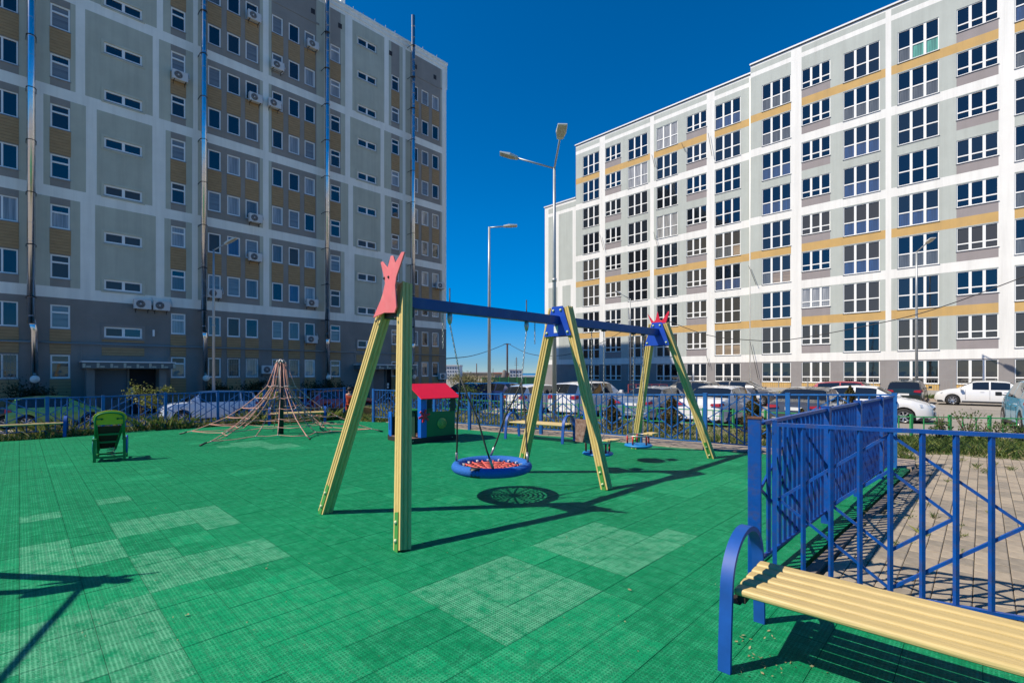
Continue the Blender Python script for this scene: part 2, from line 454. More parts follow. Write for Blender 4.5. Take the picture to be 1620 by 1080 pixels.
for i in range(0, 90):
    for j in range(-70, 40):
        c = UU * ((i + (.5 if j % 2 else 0)) * (pu + .005)) + VV * (j * pv_)
        if not inpoly(c.x, c.y, pp) or not inpoly(c.x - .06 * kn.x, c.y - .06 * kn.y, pp): continue
        if c.y < 1.5: continue
        r = c.x / c.y
        if r > 1.3: continue
        plist.append((c.y if (r < 1.08 and c.y > 2.2) else 50 + c.y, c))
plist.sort(key=lambda t: t[0])
def paver_geo(b, M=None, mi=0, dz=0):
    a, e, s, h = pu / 2 - .003, pv_ / 2 - .0025, .006, .03
    vs = [(x * a, y * e, -h) for x, y in ((-1, -1), (1, -1), (1, 1), (-1, 1))] + [(x * a, y * e, -.004) for x, y in ((-1, -1), (1, -1), (1, 1), (-1, 1))] + \
         [(x * (a - s), y * (e - s), 0) for x, y in ((-1, -1), (1, -1), (1, 1), (-1, 1))]
    if M is not None: vs = [M @ Vector(v) + Vector((0, 0, dz)) for v in vs]
    b.add(vs, [(8, 9, 10, 11)] + [(k, (k + 1) % 4, 4 + (k + 1) % 4, 4 + k) for k in range(4)] + [(4 + k, 4 + (k + 1) % 4, 8 + (k + 1) % 4, 8 + k) for k in range(4)], mi)
pm = []
for k in range(3):
    b = MB(); paver_geo(b); pm.append(b.mesh('paver', M_pv[k]))
for d, c in plist[:300]:
    o = place('paver', pm[rnd.randrange(3)], pave, (c.x, c.y, -.002 + rnd.uniform(-.002, .002))); o.rotation_euler = (rnd.uniform(-.008, .008), rnd.uniform(-.008, .008), ca)
b = MB()
for d, c in plist[300:]:
    paver_geo(b, Matrix.Translation(c + Vector((0, 0, -.002))) @ Matrix.Rotation(ca, 4, 'Z'), rnd.randrange(3), rnd.uniform(-.003, .003))
stuff(b.obj('paver', M_pv, pave))

# ------------------------------------------------------------------ verges
vl0 = [p for p in back[:8]]; vl1 = [p for p in offs(back[:8], 4.2)]
o = strip(vl0, vl1, -.03, lambda x, y: zlot(x, y) + .05).obj('grass_verge', M_soil); struct(o); tag(o, 'weedy verge sloping down behind the left fence')
rail_pts = [at(560, 26), at(700, 22.5), at(790, 20.6), at(910, 18.3), at(1000, 17.0), at(1140, 15.4), at(1380, 13.5), at(1620, 12.7), at(1900, 12.0)]
vr0 = kout[1:] + [gp(1425, 716), gp(1500, 719), gp(1620, 728), gp(1900, 748)]
def resample(line, n):
    L = [0]
    for a, c in zip(line, line[1:]): L.append(L[-1] + (c - a).length)
    out = []
    for i in range(n):
        s = L[-1] * i / (n - 1); k = max(j for j in range(len(L)) if L[j] <= s + 1e-9); k = min(k, len(line) - 2)
        out.append(line[k].lerp(line[k + 1], (s - L[k]) / max(1e-9, L[k + 1] - L[k])))
    return out
r0 = resample(vr0, 24); r1 = resample(rail_pts, 24)
mid = [a.lerp(c, .6) for a, c in zip(r0, r1)]
b = MB(); n = 24
vs = [(p.x, p.y, -.015) for p in r0] + [(p.x, p.y, -.08) for p in mid] + [(p.x, p.y, -.14) for p in r1] + [(p.x + (p.x * .03), p.y * 1.03 + .1, zlot(p.x, p.y) - .02) for p in r1]
b.add(vs, [(k * n + i, k * n + i + 1, (k + 1) * n + i + 1, (k + 1) * n + i) for k in range(3) for i in range(n - 1)], 0, True)
o = b.obj('grass_verge', M_soil); struct(o); tag(o, 'grassy verge between the back fence and the low green rail')

# ================================================================== FACADES
def facade(name, parent, x0, x1, z0, z1, holes, paint, xs, zs, mats, y=0., rev=.13, revm=0):
    X = sorted(set([round(v, 4) for v in [x0, x1] + xs + [h[0] for h in holes] + [h[1] for h in holes] if x0 <= v <= x1]))
    Z = sorted(set([round(v, 4) for v in [z0, z1] + zs + [h[2] for h in holes] + [h[3] for h in holes] if z0 <= v <= z1]))
    b = MB()
    for i in range(len(X) - 1):
        for j in range(len(Z) - 1):
            cx, cz = (X[i] + X[i + 1]) / 2, (Z[j] + Z[j + 1]) / 2
            if any(h[0] < cx < h[1] and h[2] < cz < h[3] for h in holes): continue
            b.add([(X[i], y, Z[j]), (X[i + 1], y, Z[j]), (X[i + 1], y, Z[j + 1]), (X[i], y, Z[j + 1])], [(0, 1, 2, 3)], paint(cx, cz))
    for (a, c, d, e) in holes:
        r = y + rev
        m = paint(a - .02, (d + e) / 2)
        for vs in ([(a, y, d), (a, y, e), (a, r, e), (a, r, d)], [(c, y, e), (c, y, d), (c, r, d), (c, r, e)], [(a, y, e), (c, y, e), (c, r, e), (a, r, e)], [(a, y, d), (a, r, d), (c, r, d), (c, y, d)]):
            b.add(vs, [(0, 1, 2, 3)], m)
    return b.obj(name, mats, parent, fix=False)

M_frame = mat('window_frame_white', (.86, .86, .83), .35)
M_sill = mat('window_sill_metal', (.30, .30, .31), .4, .3)
def glass(name, col, rough=.03, ior=1.9, curtain=False):
    m = bpy.data.materials.new(name); m.use_nodes = True; n = m.node_tree; p = n.nodes['Principled BSDF']
    p.inputs['Base Color'].default_value = (*col, 1); p.inputs['Roughness'].default_value = rough; p.inputs['IOR'].default_value = ior
    p.inputs['Specular IOR Level'].default_value = .5
    tc = n.nodes.new('ShaderNodeTexCoord')
    nz = n.nodes.new('ShaderNodeTexNoise'); nz.inputs['Scale'].default_value = 1.6; nz.inputs['Detail'].default_value = 2
    n.links.new(tc.outputs['Object'], nz.inputs['Vector'])
    bp = n.nodes.new('ShaderNodeBump'); bp.inputs['Strength'].default_value = .12; bp.inputs['Distance'].default_value = .02
    n.links.new(nz.outputs['Fac'], bp.inputs['Height'])
    if curtain:
        p.inputs['Coat Weight'].default_value = 1; p.inputs['Coat Roughness'].default_value = .02; p.inputs['Coat IOR'].default_value = 1.8
        p.inputs['Roughness'].default_value = .9; n.links.new(bp.outputs[0], p.inputs['Coat Normal'])
        mp = n.nodes.new('ShaderNodeMapping'); mp.inputs['Scale'].default_value = (14, 14, .5) if curtain == 1 else (.3, .3, 16)
        w = n.nodes.new('ShaderNodeTexNoise'); w.inputs['Scale'].default_value = 1.0; w.inputs['Detail'].default_value = 2
        n.links.new(tc.outputs['Object'], mp.inputs[0]); n.links.new(mp.outputs[0], w.inputs['Vector'])
        mx = n.nodes.new('ShaderNodeMix'); mx.data_type = 'RGBA'; mr = n.nodes.new('ShaderNodeMapRange'); mr.inputs[1].default_value = .35; mr.inputs[2].default_value = .65
        n.links.new(w.outputs['Fac'], mr.inputs[0]); n.links.new(mr.outputs[0], mx.inputs[0])
        mx.inputs[6].default_value = (*[c * .45 for c in col], 1); mx.inputs[7].default_value = (*col, 1)
        n.links.new(mx.outputs[2], p.inputs['Base Color'])
    else: n.links.new(bp.outputs[0], p.inputs['Normal'])
    return m
G = dict(dark=glass('glass_dark', (.006, .008, .011), ior=1.9), deep=glass('glass_deep', (.016, .022, .03), ior=1.75), dim=glass('glass_room', (.062, .060, .054), ior=1.5),
         curt=glass('glass_curtain_white', (.36, .36, .35), curtain=1), blind=glass('glass_blind', (.22, .22, .21), curtain=2),
         blue=glass('glass_curtain_blue', (.01, .05, .16), curtain=1), dcur=glass('glass_curtain_grey', (.09, .10, .10), curtain=1), box=glass('glass_boxes_behind', (.36, .26, .16), curtain=2),
         teal=glass('glass_board_teal', (.10, .38, .28), curtain=1))

def frame_mesh(w, h, vm, hm, fw=.06, mats=None, sill=True):
    "window frame lying in xz, origin at lower left; vm = x of vertical mullions, hm = z of transoms (z, x0, x1)"
    b = MB(); d0, d1 = .035, .12
    b.bb(0, w, d0, d1, 0, fw); b.bb(0, w, d0, d1, h - fw, h); b.bb(0, fw, d0, d1, fw, h - fw); b.bb(w - fw, w, d0, d1, fw, h - fw)
    for x, t in vm: b.bb(x - t / 2, x + t / 2, d0 + .003, d1, fw, h - fw)
    xs = [fw] + [v for x, t in vm for v in (x - t / 2, x + t / 2)] + [w - fw]
    for z, t, cells in hm:
        for c in cells: b.bb(xs[2 * c], xs[2 * c + 1], d0 + .006, d1, z - t / 2, z + t / 2)
    if sill: b.bb(-.04, w + .04, -.05, d0 - .001, -.045, -.015, 1); b.bb(0.001, w - .001, -.001, d0 - .001, -.015, .003, 0)
    return b.mesh('window_frame', [M_frame, M_sill])
def pane_mesh(w, h):
    b = MB(); b.bb(0, w, 0, .012, 0, h); return b.mesh('window_pane', G['dark'])
def setmat(o, m):
    if m is not None and o.data.materials[0] != m:
        o.material_slots[0].link = 'OBJECT'; o.material_slots[0].material = m

def prism_extra(name, parent, b, m): return b.obj(name, m, parent)

# ================================================================== LEFT BUILDING
def YL(px): return 26.33 * 1475 / (1555 - px)
def PL(px): return at(px, YL(px))
OL = PL(80)
def tL(px): return (PL(px) - OL).dot(UU)
FL = 2.75
bl = thing('apartment_block', 'tall grey apartment block in shade with brown cladding and steel flue pipes', 'building', (OL.x, OL.y, 0), ca)
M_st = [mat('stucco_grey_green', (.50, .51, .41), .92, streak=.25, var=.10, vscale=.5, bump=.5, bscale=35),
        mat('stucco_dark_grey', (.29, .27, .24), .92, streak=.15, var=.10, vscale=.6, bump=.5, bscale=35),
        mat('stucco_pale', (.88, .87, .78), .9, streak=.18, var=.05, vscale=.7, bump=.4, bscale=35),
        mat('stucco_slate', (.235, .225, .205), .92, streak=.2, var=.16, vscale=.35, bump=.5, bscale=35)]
XW = dict(A=(-14, 28.5), B=(79.5, 111), C=(164.5, 225), D=(270.5, 293.5), E1=(329, 349.5), E2=(359.5, 380), E3=(388.5, 408.5),
          F1=(430.5, 447.5), F2=(456.8, 473.8), F3=(482, 498.2), G=(522.8, 538.5), H=(565.5, 595.5), I=(619.5, 631.5), J1=(650.3, 661.8), J2=(667.2, 678), J3=(683.8, 694.2), Z=(-250, -190))
xl0, xl1 = tL(-420), tL(706)
strips = {1: [(127, 150.5), (246.5, 260), (303.7, 313), (416.5, 426), (545, 560.7), (604.6, 614.6)],
          2: [(55.6, 68.6), (136, 153), (241, 262), (304, 313), (416, 425), (551, 558.5), (602, 608.5)],
          3: [(119.5, 134.7), (241.6, 251.5), (305.5, 313), (416, 425), (546, 554), (602, 607.7)],
          4: [(119, 134), (248, 258), (305.5, 313), (416, 425), (546, 557.5), (608, 615)]}
for k in strips: strips[k] = [(tL(a), tL(c)) for a, c in strips[k] + [(513.5, 518), (637, 641.5), (699.5, 706)]]
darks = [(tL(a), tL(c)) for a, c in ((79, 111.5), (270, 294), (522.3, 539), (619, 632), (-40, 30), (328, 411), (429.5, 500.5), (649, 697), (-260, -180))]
def secz(z):
    if z < 5.75: return 0
    for k in (1, 2, 3, 4):
        a = 5.75 + 5.5 * (k - 1)
        if a <= z < a + .6: return -1
        if a + .6 <= z < a + 5.5: return k
    return 4 if z < 30.15 else -1
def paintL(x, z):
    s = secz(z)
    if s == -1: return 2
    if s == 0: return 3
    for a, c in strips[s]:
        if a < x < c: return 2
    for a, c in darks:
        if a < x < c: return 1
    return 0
holesL = []; winL = []
for col, (pa, pb) in XW.items():
    a, c = tL(pa), tL(pb)
    for k in range(10):
        if col in ('C', 'H'):
            z = 3.68 + FL * k; holesL.append((a - .0, c, z, z + .62)); winL.append((col, k, a, c, z, .62))
        else:
            z = 1.32 + FL * k; holesL.append((a, c, z, z + 1.29)); winL.append((col, k, a, c, z, 1.29))
ent = [(tL(134), tL(258), -.9, 2.0), (tL(575), tL(640), -.9, 2.0)]
xs = [v for k in strips for p in strips[k] for v in p] + [v for p in darks for v in p]
zs = [v for j in range(4) for v in (5.75 + 5.5 * j, 6.35 + 5.5 * j)] + [30.15]
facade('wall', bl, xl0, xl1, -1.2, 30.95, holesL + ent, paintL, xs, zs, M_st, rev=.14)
b = MB(); b.bb(xl0, xl1 - .001, .25, 15, -1.2, 30.6); b.bb(xl1 - .25, xl1 - .0005, .003, .25, -1.2, 30.6); b.obj('wall', M_st[2], bl)
b = MB(); b.bb(xl0, xl1 + .12, -.1, 15.1, 30.8, 31.0); b.bb(xl0, xl1 + .06, -.05, 0, 30.45, 30.8); b.bb(xl1 + .001, xl1 + .06, -.05, .35, 28.5, 30.8); b.obj('roof_coping', M_st[2], bl)
for pa, pb in ((649, 699), (430, 505)): b = MB(); b.bb(tL(pa), tL(pb), -.03, 0, 28.25, 28.4); b.obj('ledge', M_st[1], bl)
b = MB(); b.bb(xl1, xl1 + .03, .35, 15, -1.2, 30.79); b.obj('wall', M_st[1], bl)
M_vent = mat('vent_dark', (.03, .03, .035), .8)
vb = MB(); vb.bb(0, .3, -.02, .02, 0, .38); vme = vb.mesh('vent', M_vent)
for px in (402, 492, 387, 446, 535, 615.5, 655, 686): place('vent', vme, bl, (tL(px), -.003, 28.9))
# cladding
M_clad = mat('cladding_brown', (.34, .215, .10), .7, col2=(.44, .29, .14), vscale=2.0, bump=.25, bscale=20, stretch=(1, 1, 6))
def clad_mesh(w, h):
    b = MB(); n = max(2, round(h / .17)); s = h / n
    b.bb(0, w, -.008, -.003, 0, h, 1)
    for i in range(n): b.bb(0, w, -.022, -.0085, i * s + .012, (i + 1) * s - .002)
    return b.mesh('cladding_panel', [M_clad, mat('cladding_joint', (.09, .065, .035), .8)])
cl_cache = {}
def clad(a, c, z0, z1):
    key = (round(c - a, 3), round(z1 - z0, 3))
    if key not in cl_cache: cl_cache[key] = clad_mesh(c - a, z1 - z0)
    place('cladding_panel', cl_cache[key], bl, (a, 0, z0))
for col, (pa, pb) in XW.items():
    a, c = tL(pa), tL(pb)
    if col in ('C', 'H'):
        clad(a - .1, c + .1, 2.62 if col == 'C' else 2.5, 3.1); clad(a - .1, c + .1, 3.42, 3.62); continue
    for k in range(0, 10, 2): clad(a - .03, c + .03, 2.66 + FL * k, 1.26 + FL * (k + 1))
    clad(a - .03, c + .03, -1.0, 1.25)
# windows
fm = {}; pmh = {}
def getp(w, h):
    k = (round(w, 3), round(h, 3))
    if k not in pmh: pmh[k] = pane_mesh(w, h)
    return pmh[k]
rw = random.Random(5)
open_ = {('F2', 2), ('H', 9)}
for col, k, a, c, z, h in winL:
    w = c - a
    if col not in fm:
        if col in ('C', 'H'): fm[col] = frame_mesh(w, h, [(w / 2, .14)], [], .095)
        elif col in ('B', 'D', 'G', 'I'): fm[col] = frame_mesh(w, h, [], [(h * .68, .09, [0])], .075)
        elif col in ('A', 'Z'): fm[col] = frame_mesh(w, h, [(w * .4, .08)], [], .06)
        else: fm[col] = frame_mesh(w, h, [], [], .075)
    f = place('window', fm[col], bl, (a, 0, z))
    if col in ('C', 'H'): pr = [(.09, .09, w / 2 - .155, h - .18), (w / 2 + .065, .09, w / 2 - .155, h - .18)]
    elif col in ('B', 'D', 'G', 'I'): pr = [(.07, .07, w - .14, h * .68 - .11), (.07, h * .68 + .04, w - .14, h * .32 - .11)]
    else: pr = [(.055, .055, w - .11, h - .11)]
    u = rw.random()
    low = ['curt', 'dim', 'dcur', 'blind', 'curt', 'deep']; hi = ['dark', 'dark', 'deep', 'dark', 'curt', 'blind', 'dcur']
    m0 = rw.choice(low if k < 4 else hi)
    if col in ('C', 'H'): m0 = 'dim' if k < 4 else 'dark'
    for i, (x, zz, pw, ph) in enumerate(pr):
        p = place('pane', getp(pw, ph), f, (x, .085, zz))
        mm = m0 if (i == 0 or rw.random() < .6) else rw.choice(['dark', 'dim'])
        if (col, k) == ('E2', 3) or (col, k) == ('F2', 2): mm = 'blue'
        setmat(p, G[mm])
# window grilles on the ground floor
M_gr = mat('grille_metal', (.25, .25, .24), .5)
for col in ('A', 'E3', 'J1', 'F2', 'E2'):
    a, c = tL(XW[col][0]), tL(XW[col][1]); b = MB()
    n = max(4, int((c - a) / .13))
    for i in range(n + 1): b.bar((a + (c - a) * i / n, -.04, 1.3), (a + (c - a) * i / n, -.04, 2.62), .014, .014)
    for zz in (1.33, 1.75, 2.2, 2.59): b.bar((a, -.045, zz), (c, -.045, zz), .016, .016)
    b.obj('window_grille', M_gr, bl)
# slit window surrounds
for col in ('C', 'H'):
    a, c = tL(XW[col][0]), tL(XW[col][1]); b = MB(); t = .13
    b.bb(a - t, c + t, -.035, -.002, -t, 0); b.bb(a - t, c + t, -.035, -.002, .62, .62 + t); b.bb(a - t, a, -.035, -.002, 0, .62); b.bb(c, c + t, -.035, -.002, 0, .62)
    me = b.mesh('window_surround', M_st[0]); me2 = b.mesh('window_surround', M_st[3])
    for k in range(10): place('window_surround', me if k else me2, bl, (0, 0, 3.68 + FL * k))
# gas pipe
M_pipe = mat('pipe_grey_paint', (.20, .25, .26), .5)
b = MB(); b.tube([(xl0 + 1, -.22, 3.27), (xl1 - .3, -.22, 3.27)], .045, 8); b.obj('gas_pipe', M_pipe, bl)
b = MB()
for px in (100, 160, 215, 300, 345, 440, 505, 590, 640, 690, 30): b.bar((tL(px), 0, 3.2), (tL(px), -.24, 3.2), .03, .03)
b.obj('pipe_bracket', M_pipe, bl)
# steel flues
M_steel = mat('flue_steel', (.72, .72, .73), .22, 1.0, bump=.12, bscale=3)
M_blk = mat('bracket_dark', (.02, .02, .022), .6)
for px, top in ((49, 33), (318.5, 33), (512, 33), (647.3, 33.0)):
    x = tL(px); f = MB()
    f.tube([(x, -.62, 4.2), (x, -.62, top)], .165, 16); fo = f.obj('flue_pipe', M_steel, bl)
    f = MB(); f.tube([(x + .02, -.62, 4.4), (x + .12, -.40, 3.85), (x + .14, -.40, .3 if px > 400 else .45)], .155, 16); f.obj('elbow', M_steel, fo)
    f = MB(); f.lathe([(.0, .0), (.2, .0), (.2, .05), (.0, .07)], n=20, M=Matrix.Rotation(math.pi / 2, 4, 'X'), c=(x + .14, -.56, 1.28)); f.obj('flue_cap', M_st[2], fo)
    f = MB()
    z = 5.6
    while z < top - 2:
        f.torus((x, -.62, z), .175, .02, 16, 6); f.bar((x - .19, -.62, z), (x - .19, 0, z), .03, .03); f.bar((x + .19, -.62, z), (x + .19, 0, z), .03, .03); z += FL
    f.obj('bracket', M_blk, fo)
    f = MB(); z = 4.6
    while z < top - .2: f.torus((x, -.62, z), .166, .006, 16, 5); z += .98
    f.obj('joint_ring', M_steel, fo)
# entrances
M_door = mat('door_steel_grey', (.12, .145, .16), .45)
M_shade = mat('recess_shade', (.02, .022, .025), .8)  # near-black colour stands in for the shade inside the entrance recess
for n_, (pa, pb, pc, pd) in enumerate(((125, 270, 134, 258), (559, 646, 575, 640))):
    a, c, e, g = tL(pa), tL(pb), tL(pc), tL(pd)
    cz = 2.1 if n_ == 0 else 2.15
    b = MB(); b.bb(a, c, -1.5, -.002, cz + .1, cz + .16, 0); b.bb(a + .05, c - .05, -1.46, -.05, cz - .24, cz + .1, 1)
    w = (c - a) / 22
    for i in range(22):
        if i % 3 == 0: b.bb(a + i * w + .05, a + i * w + w * .6 + .05, -1.475, -1.459, cz - .2, cz + .02 + (.04 if i % 2 else 0), 2)
        elif i % 3 == 1: b.bb(a + i * w, a + i * w + w, -1.475, -1.459, cz - .19, cz - .1, 2)
    b.obj('canopy', [M_frame, mat('canopy_fascia', (.13, .15, .15), .7), M_st[0]], bl)
    b = MB()
    b.bb(e, e + .35, -1.0, .14, -1.2, cz - .245); b.bb(g - .35, g, -1.0, .14, -1.2, cz - .245)
    b.obj('porch_wall', M_st[3], bl)
    b = MB(); b.bb(e + (g - e) * .52 + .101, g - .351, .17, .245, -1.2, cz - .24); b.obj('porch_shade_panel', M_shade, bl)  # flat dark panel; the shade of a deeper recess is put into its colour
    mid_ = e + (g - e) * .52
    b = MB(); b.bb(e + .36, mid_, .1, .16, -1.0, cz - .3); b.bb(e + .36 + (mid_ - e) * .2, e + .37 + (mid_ - e) * .2, .09, .1, -1.0, cz - .31); d = b.obj('door', M_door, bl)
    b = MB(); b.bb(e + .36 + (mid_ - e) * .42, e + .36 + (mid_ - e) * .55, .03, .09, .05, .1); b.obj('handle', M_blk, d)
    b = MB(); b.bb(mid_, mid_ + .1, .0, .24, -1.2, cz - .25); b.obj('porch_wall', M_st[3], bl)
    b = MB(); b.bb(mid_ + .14, mid_ + .32, -.02, -.001, .55, .75); b.bb(mid_ + .15, mid_ + .30, -.02, -.001, .3, .5); b.obj('notice_plate', M_frame, bl)
    for px in (pa, pb):
        b = MB(); b.bar((tL(px) + (.1 if px == pa else -.1), -.05, cz + .16), (tL(px) + (.1 if px == pa else -.1), -.03, 3.25), .02, .02); b.obj('canopy_rod', M_gr, bl)
b = MB(); b.bb(tL(241), tL(244), -.15, -.003, 3.85, 4.25); b.obj('wall_lamp', M_frame, bl)
# roof bits
b = MB()
for px in (536, 562, 578, 596, 613, 628, 654, 672, 694): b.tube([(tL(px), .3, 31), (tL(px), .3, 31.5)], .018, 5)
b.obj('roof_rod', M_gr, bl)
b = MB(); b.bb(tL(550.5), tL(557), 1.2, 1.7, 31.0, 34); b.obj('chimney', M_st[2], bl)

# ================================================================== RIGHT BUILDING
def YR(px): return 51950.0 / (px - 38)
def PR(px): return at(px, YR(px))
WR = -VR                                             # local x: towards the right of the picture
OR = PR(1190)
def tR(px): return (PR(px) - OR).dot(WR)
br = thing('apartment_block', 'sunlit white and grey apartment block with ochre bands and big windows', 'building', (OR.x, OR.y, 0), ang(WR))
M_r = [mat('render_sage', (.455, .49, .455), .9, streak=.2, var=.05, vscale=.6, bump=.35, bscale=30),
       mat('render_white', (.80, .795, .76), .85, streak=.2, var=.03, vscale=.6, bump=.3, bscale=30),
       mat('render_ochre', (.55, .355, .13), .85, streak=.2, var=.06, vscale=1, bump=.3, bscale=30),
       mat('render_mauve_grey', (.30, .27, .27), .9, streak=.2, var=.05, vscale=1, bump=.3, bscale=30),
       mat('render_ground_grey', (.27, .255, .25), .9, streak=.2, var=.08, vscale=.8, bump=.3, bscale=30)]
FR = 3.17
def top_(k): return 2.57 + FR * k
colsR = [('T', 922, 948), ('S', 957.5, 982.5), ('T', 993.5, 1024.5), ('T', 1038.5, 1072), ('S', 1086, 1118), ('T', 1131, 1171.5),
         ('T', 1207.5, 1253), ('S', 1270, 1315), ('T', 1335.5, 1393), ('T', 1421, 1486), ('S', 1513.5, 1579.5), ('T', 1605, 1690), ('S', 1745, 1850)]
pil = [(948.5, 957.2), (1028.5, 1034.5), (1118, 1130.5), (1253.2, 1269.8), (1402, 1411), (1579.7, 1604.7), (1700, 1718)]
pil = [(tR(a), tR(c)) for a, c in pil]
shortc = [(tR(a), tR(c)) for t, a, c in colsR if t == 'S']
xr0, xr1, xrl, xrR = tR(911), tR(1189.5), tR(862), tR(1980)
def band(k): return (top_(k - 1) + .06, top_(k) - 2.42)       # zone between floor k-1 and k
white_b = [band(k) for k in (7, 5, 3, 1)]; och = [band(k) for k in (8, 4, 2)]
def paintR(x, z, roofz):
    for a, c in white_b:
        if a < z < c: return 1
    if z < 2.63: return 4
    if z > roofz - .25: return 1
    if roofz - .75 < z <= roofz - .25:
        return 1 if any(a < x < c for a, c in pil) else 0
    if roofz - 1.15 < z <= roofz - .75: return 1
    if any(a < x < c for a, c in pil): return 1
    for a, c in och:
        if a < z < c: return 2
    for a, c in shortc:
        if a - .01 < x < c + .01:
            for k in range(1, 9):
                if top_(k) - 2.42 < z < top_(k) - 1.7: return 3
    return 0
hA, hB, winR = [], [], []
for ci, (t, pa, pb) in enumerate(colsR):
    a, c = tR(pa), tR(pb)
    for k in range(9):
        h = 1.76 if k == 0 else (2.4 if t == 'T' else 1.68)
        z = top_(k) - h
        blk = pa > 1190
        (hB if blk else hA).append((a, c, z, z + h)); winR.append((ci, 'G' if k == 0 else t, k, a, c, z, h, blk))
xs = [v for p in pil + shortc for v in p]
zs = [v for p in white_b + och for v in p] + [2.63] + [top_(k) - 2.42 for k in range(1, 9)] + [top_(k) - 1.7 for k in range(1, 9)]
rzA, rzB = 29.63, 30.2
facade('wall', br, xr0, xr1, -.6, rzA, hA, lambda x, z: paintR(x, z, rzA), xs, zs + [rzA - .25, rzA - .75, rzA - 1.15], M_r, y=0, rev=.16)
facade('wall', br, xr1, xrR, -.6, rzB, hB, lambda x, z: paintR(x, z, rzB), xs, zs + [rzB - .25, rzB - .75, rzB - 1.15], M_r, y=-.35, rev=.16)
b = MB(); b.add([(xr1, -.35, -.6), (xr1, -.35, rzB), (xr1, 0, rzB), (xr1, 0, -.6)], [(0, 1, 2, 3)]); b.bb(xr0 + .001, xr1, .3, 15, -.6, rzA - .3); b.bb(xr1, xrR, .31, 15, -.6, rzB - .3)
b.bb(xr0 + .001, xr0 + .2, .002, .3, -.6, rzA - .3); b.obj('wall', M_r[1], br)
M_cap = mat('coping_white_metal', (.78, .78, .77), .4); M_capd = mat('coping_gap_dark', (.12, .1, .09), .7)
b = MB(); b.bb(xr0 - .08, xr1, -.12, 15, rzA, rzA + .12, 0); b.bb(xr1 - .05, xrR, -.47, 15, rzB, rzB + .12, 0); b.bb(xr0 - .02, xr1, -.04, -.002, rzA - .07, rzA - .003, 1); b.bb(xr1, xrR, -.39, -.352, rzB - .07, rzB - .003, 1)
b.obj('roof_coping', [M_cap, M_capd], br)
b = MB(); b.tube([(xr1 - .12, -.12, 29.3), (xr1 - .12, -.12, -.3)], .06, 8); b.obj('downpipe', M_frame, br)
# low end block
rz = 23.2
def paintE(x, z):
    w = xr0 - xrl; u = (x - xrl) / w
    if z < 2.7: return 4
    if z > rz - .35: return 1
    if z > rz - 1.0: return 0 if .12 < u else 1
    for a, c in ((3.3, 6.6), (7.6, 12.6), (13.3, rz - 1.4)):
        if a < z < c:
            if a == 7.6: return 0 if (.12 < u < .42 or .58 < u < .84) else 1
            return 0 if (.12 < u < .36 or .46 < u < .9) else 1
    return 1
w = xr0 - xrl
facade('wall', br, xrl, xr0, -.6, rz, [], paintE, [xrl + w * f for f in (.12, .36, .42, .46, .58, .84, .9)], [2.7, 3.3, 6.6, 7.6, 12.6, 13.3, rz - 1.4, rz - 1, rz - .35], M_r, y=.004)
b = MB(); b.bb(xrl, xr0, .02, 15, -.6, rz - .02); b.obj('wall', M_r[1], br); b = MB(); b.bb(xrl - .1, xr0 - .001, -.1, 15, rz, rz + .12); b.obj('roof_coping', M_cap, br)
# windows
fmr = {}; panes = []
rw = random.Random(21)
for ci, t, k, a, c, z, h, blk in winR:
    w = c - a; key = (ci, t)
    if t == 'T': hm = [(h * .44, .085)]
    elif t == 'S': hm = [(h * .3, .085)]
    else: hm = [(h * .27, .085)]
    if key not in fmr: fmr[key] = frame_mesh(w, h, [(w * .335, .16), (w * .67, .16)], [(hm[0][0], hm[0][1], [0, 1, 2])], .055)
    y0 = -.35 if blk else 0
    f = place('window', fmr[key], br, (a, y0, z))
    xsn = [.05, w * .335 - .075, w * .335 + .075, w * .67 - .075, w * .67 + .075, w - .05]
    u = rw.random(); wk = rw.choice(['dark', 'dark', 'deep'] if k >= 5 else (['dark', 'deep', 'dim'] if k >= 3 else ['deep', 'dim', 'dim', 'dark']))
    for i in range(3):
        for j in range(2):
            x = xsn[2 * i]; pw = xsn[2 * i + 1] - x
            z0_, z1_ = (.05, hm[0][0] - .04) if j == 0 else (hm[0][0] + .04, h - .05)
            mm = wk
            if ci >= 5 and k > 2 and j == 0 and t == 'T' and u < .75: mm = 'blue' if u < .25 else 'dcur'
            if u > .975: mm = 'curt'
            if (ci, k) == (5, 1) and j == 0: mm = 'box'
            if (ci, k) == (5, 4) and j == 0 and i == 2: mm = 'box'
            if (ci, k) == (6, 3) and j == 0 and i: mm = 'box'
            if (ci, k) == (9, 8) and j == 0 and i: mm = 'teal'
            panes.append((k * .8 - (ci * 3), f, x, y0, z0_, pw, z1_ - z0_, mm, a, z, i))
panes.sort(key=lambda p: p[0])
sb = MB(); sm = {}; names = list(G); sheet = [G[n] for n in names]
for idx, (_, f, x, y0, z0_, pw, ph, mm, a, z, i) in enumerate(panes):
    if idx < 300:
        p = place('pane', getp(pw, ph), f, (x, .085, z0_)); setmat(p, G[mm])
        if mm in ('dark', 'dim') and i == 1 and (idx * 7) % 11 == 0:      # tilted sash catches the sky differently
            p.rotation_euler = (math.radians(-2.2), 0, 0)
    else: sb.bb(a + x, a + x + pw, y0 + .085, y0 + .097, z + z0_, z + z0_ + ph, names.index(mm))
stuff(sb.obj('pane', sheet, br))
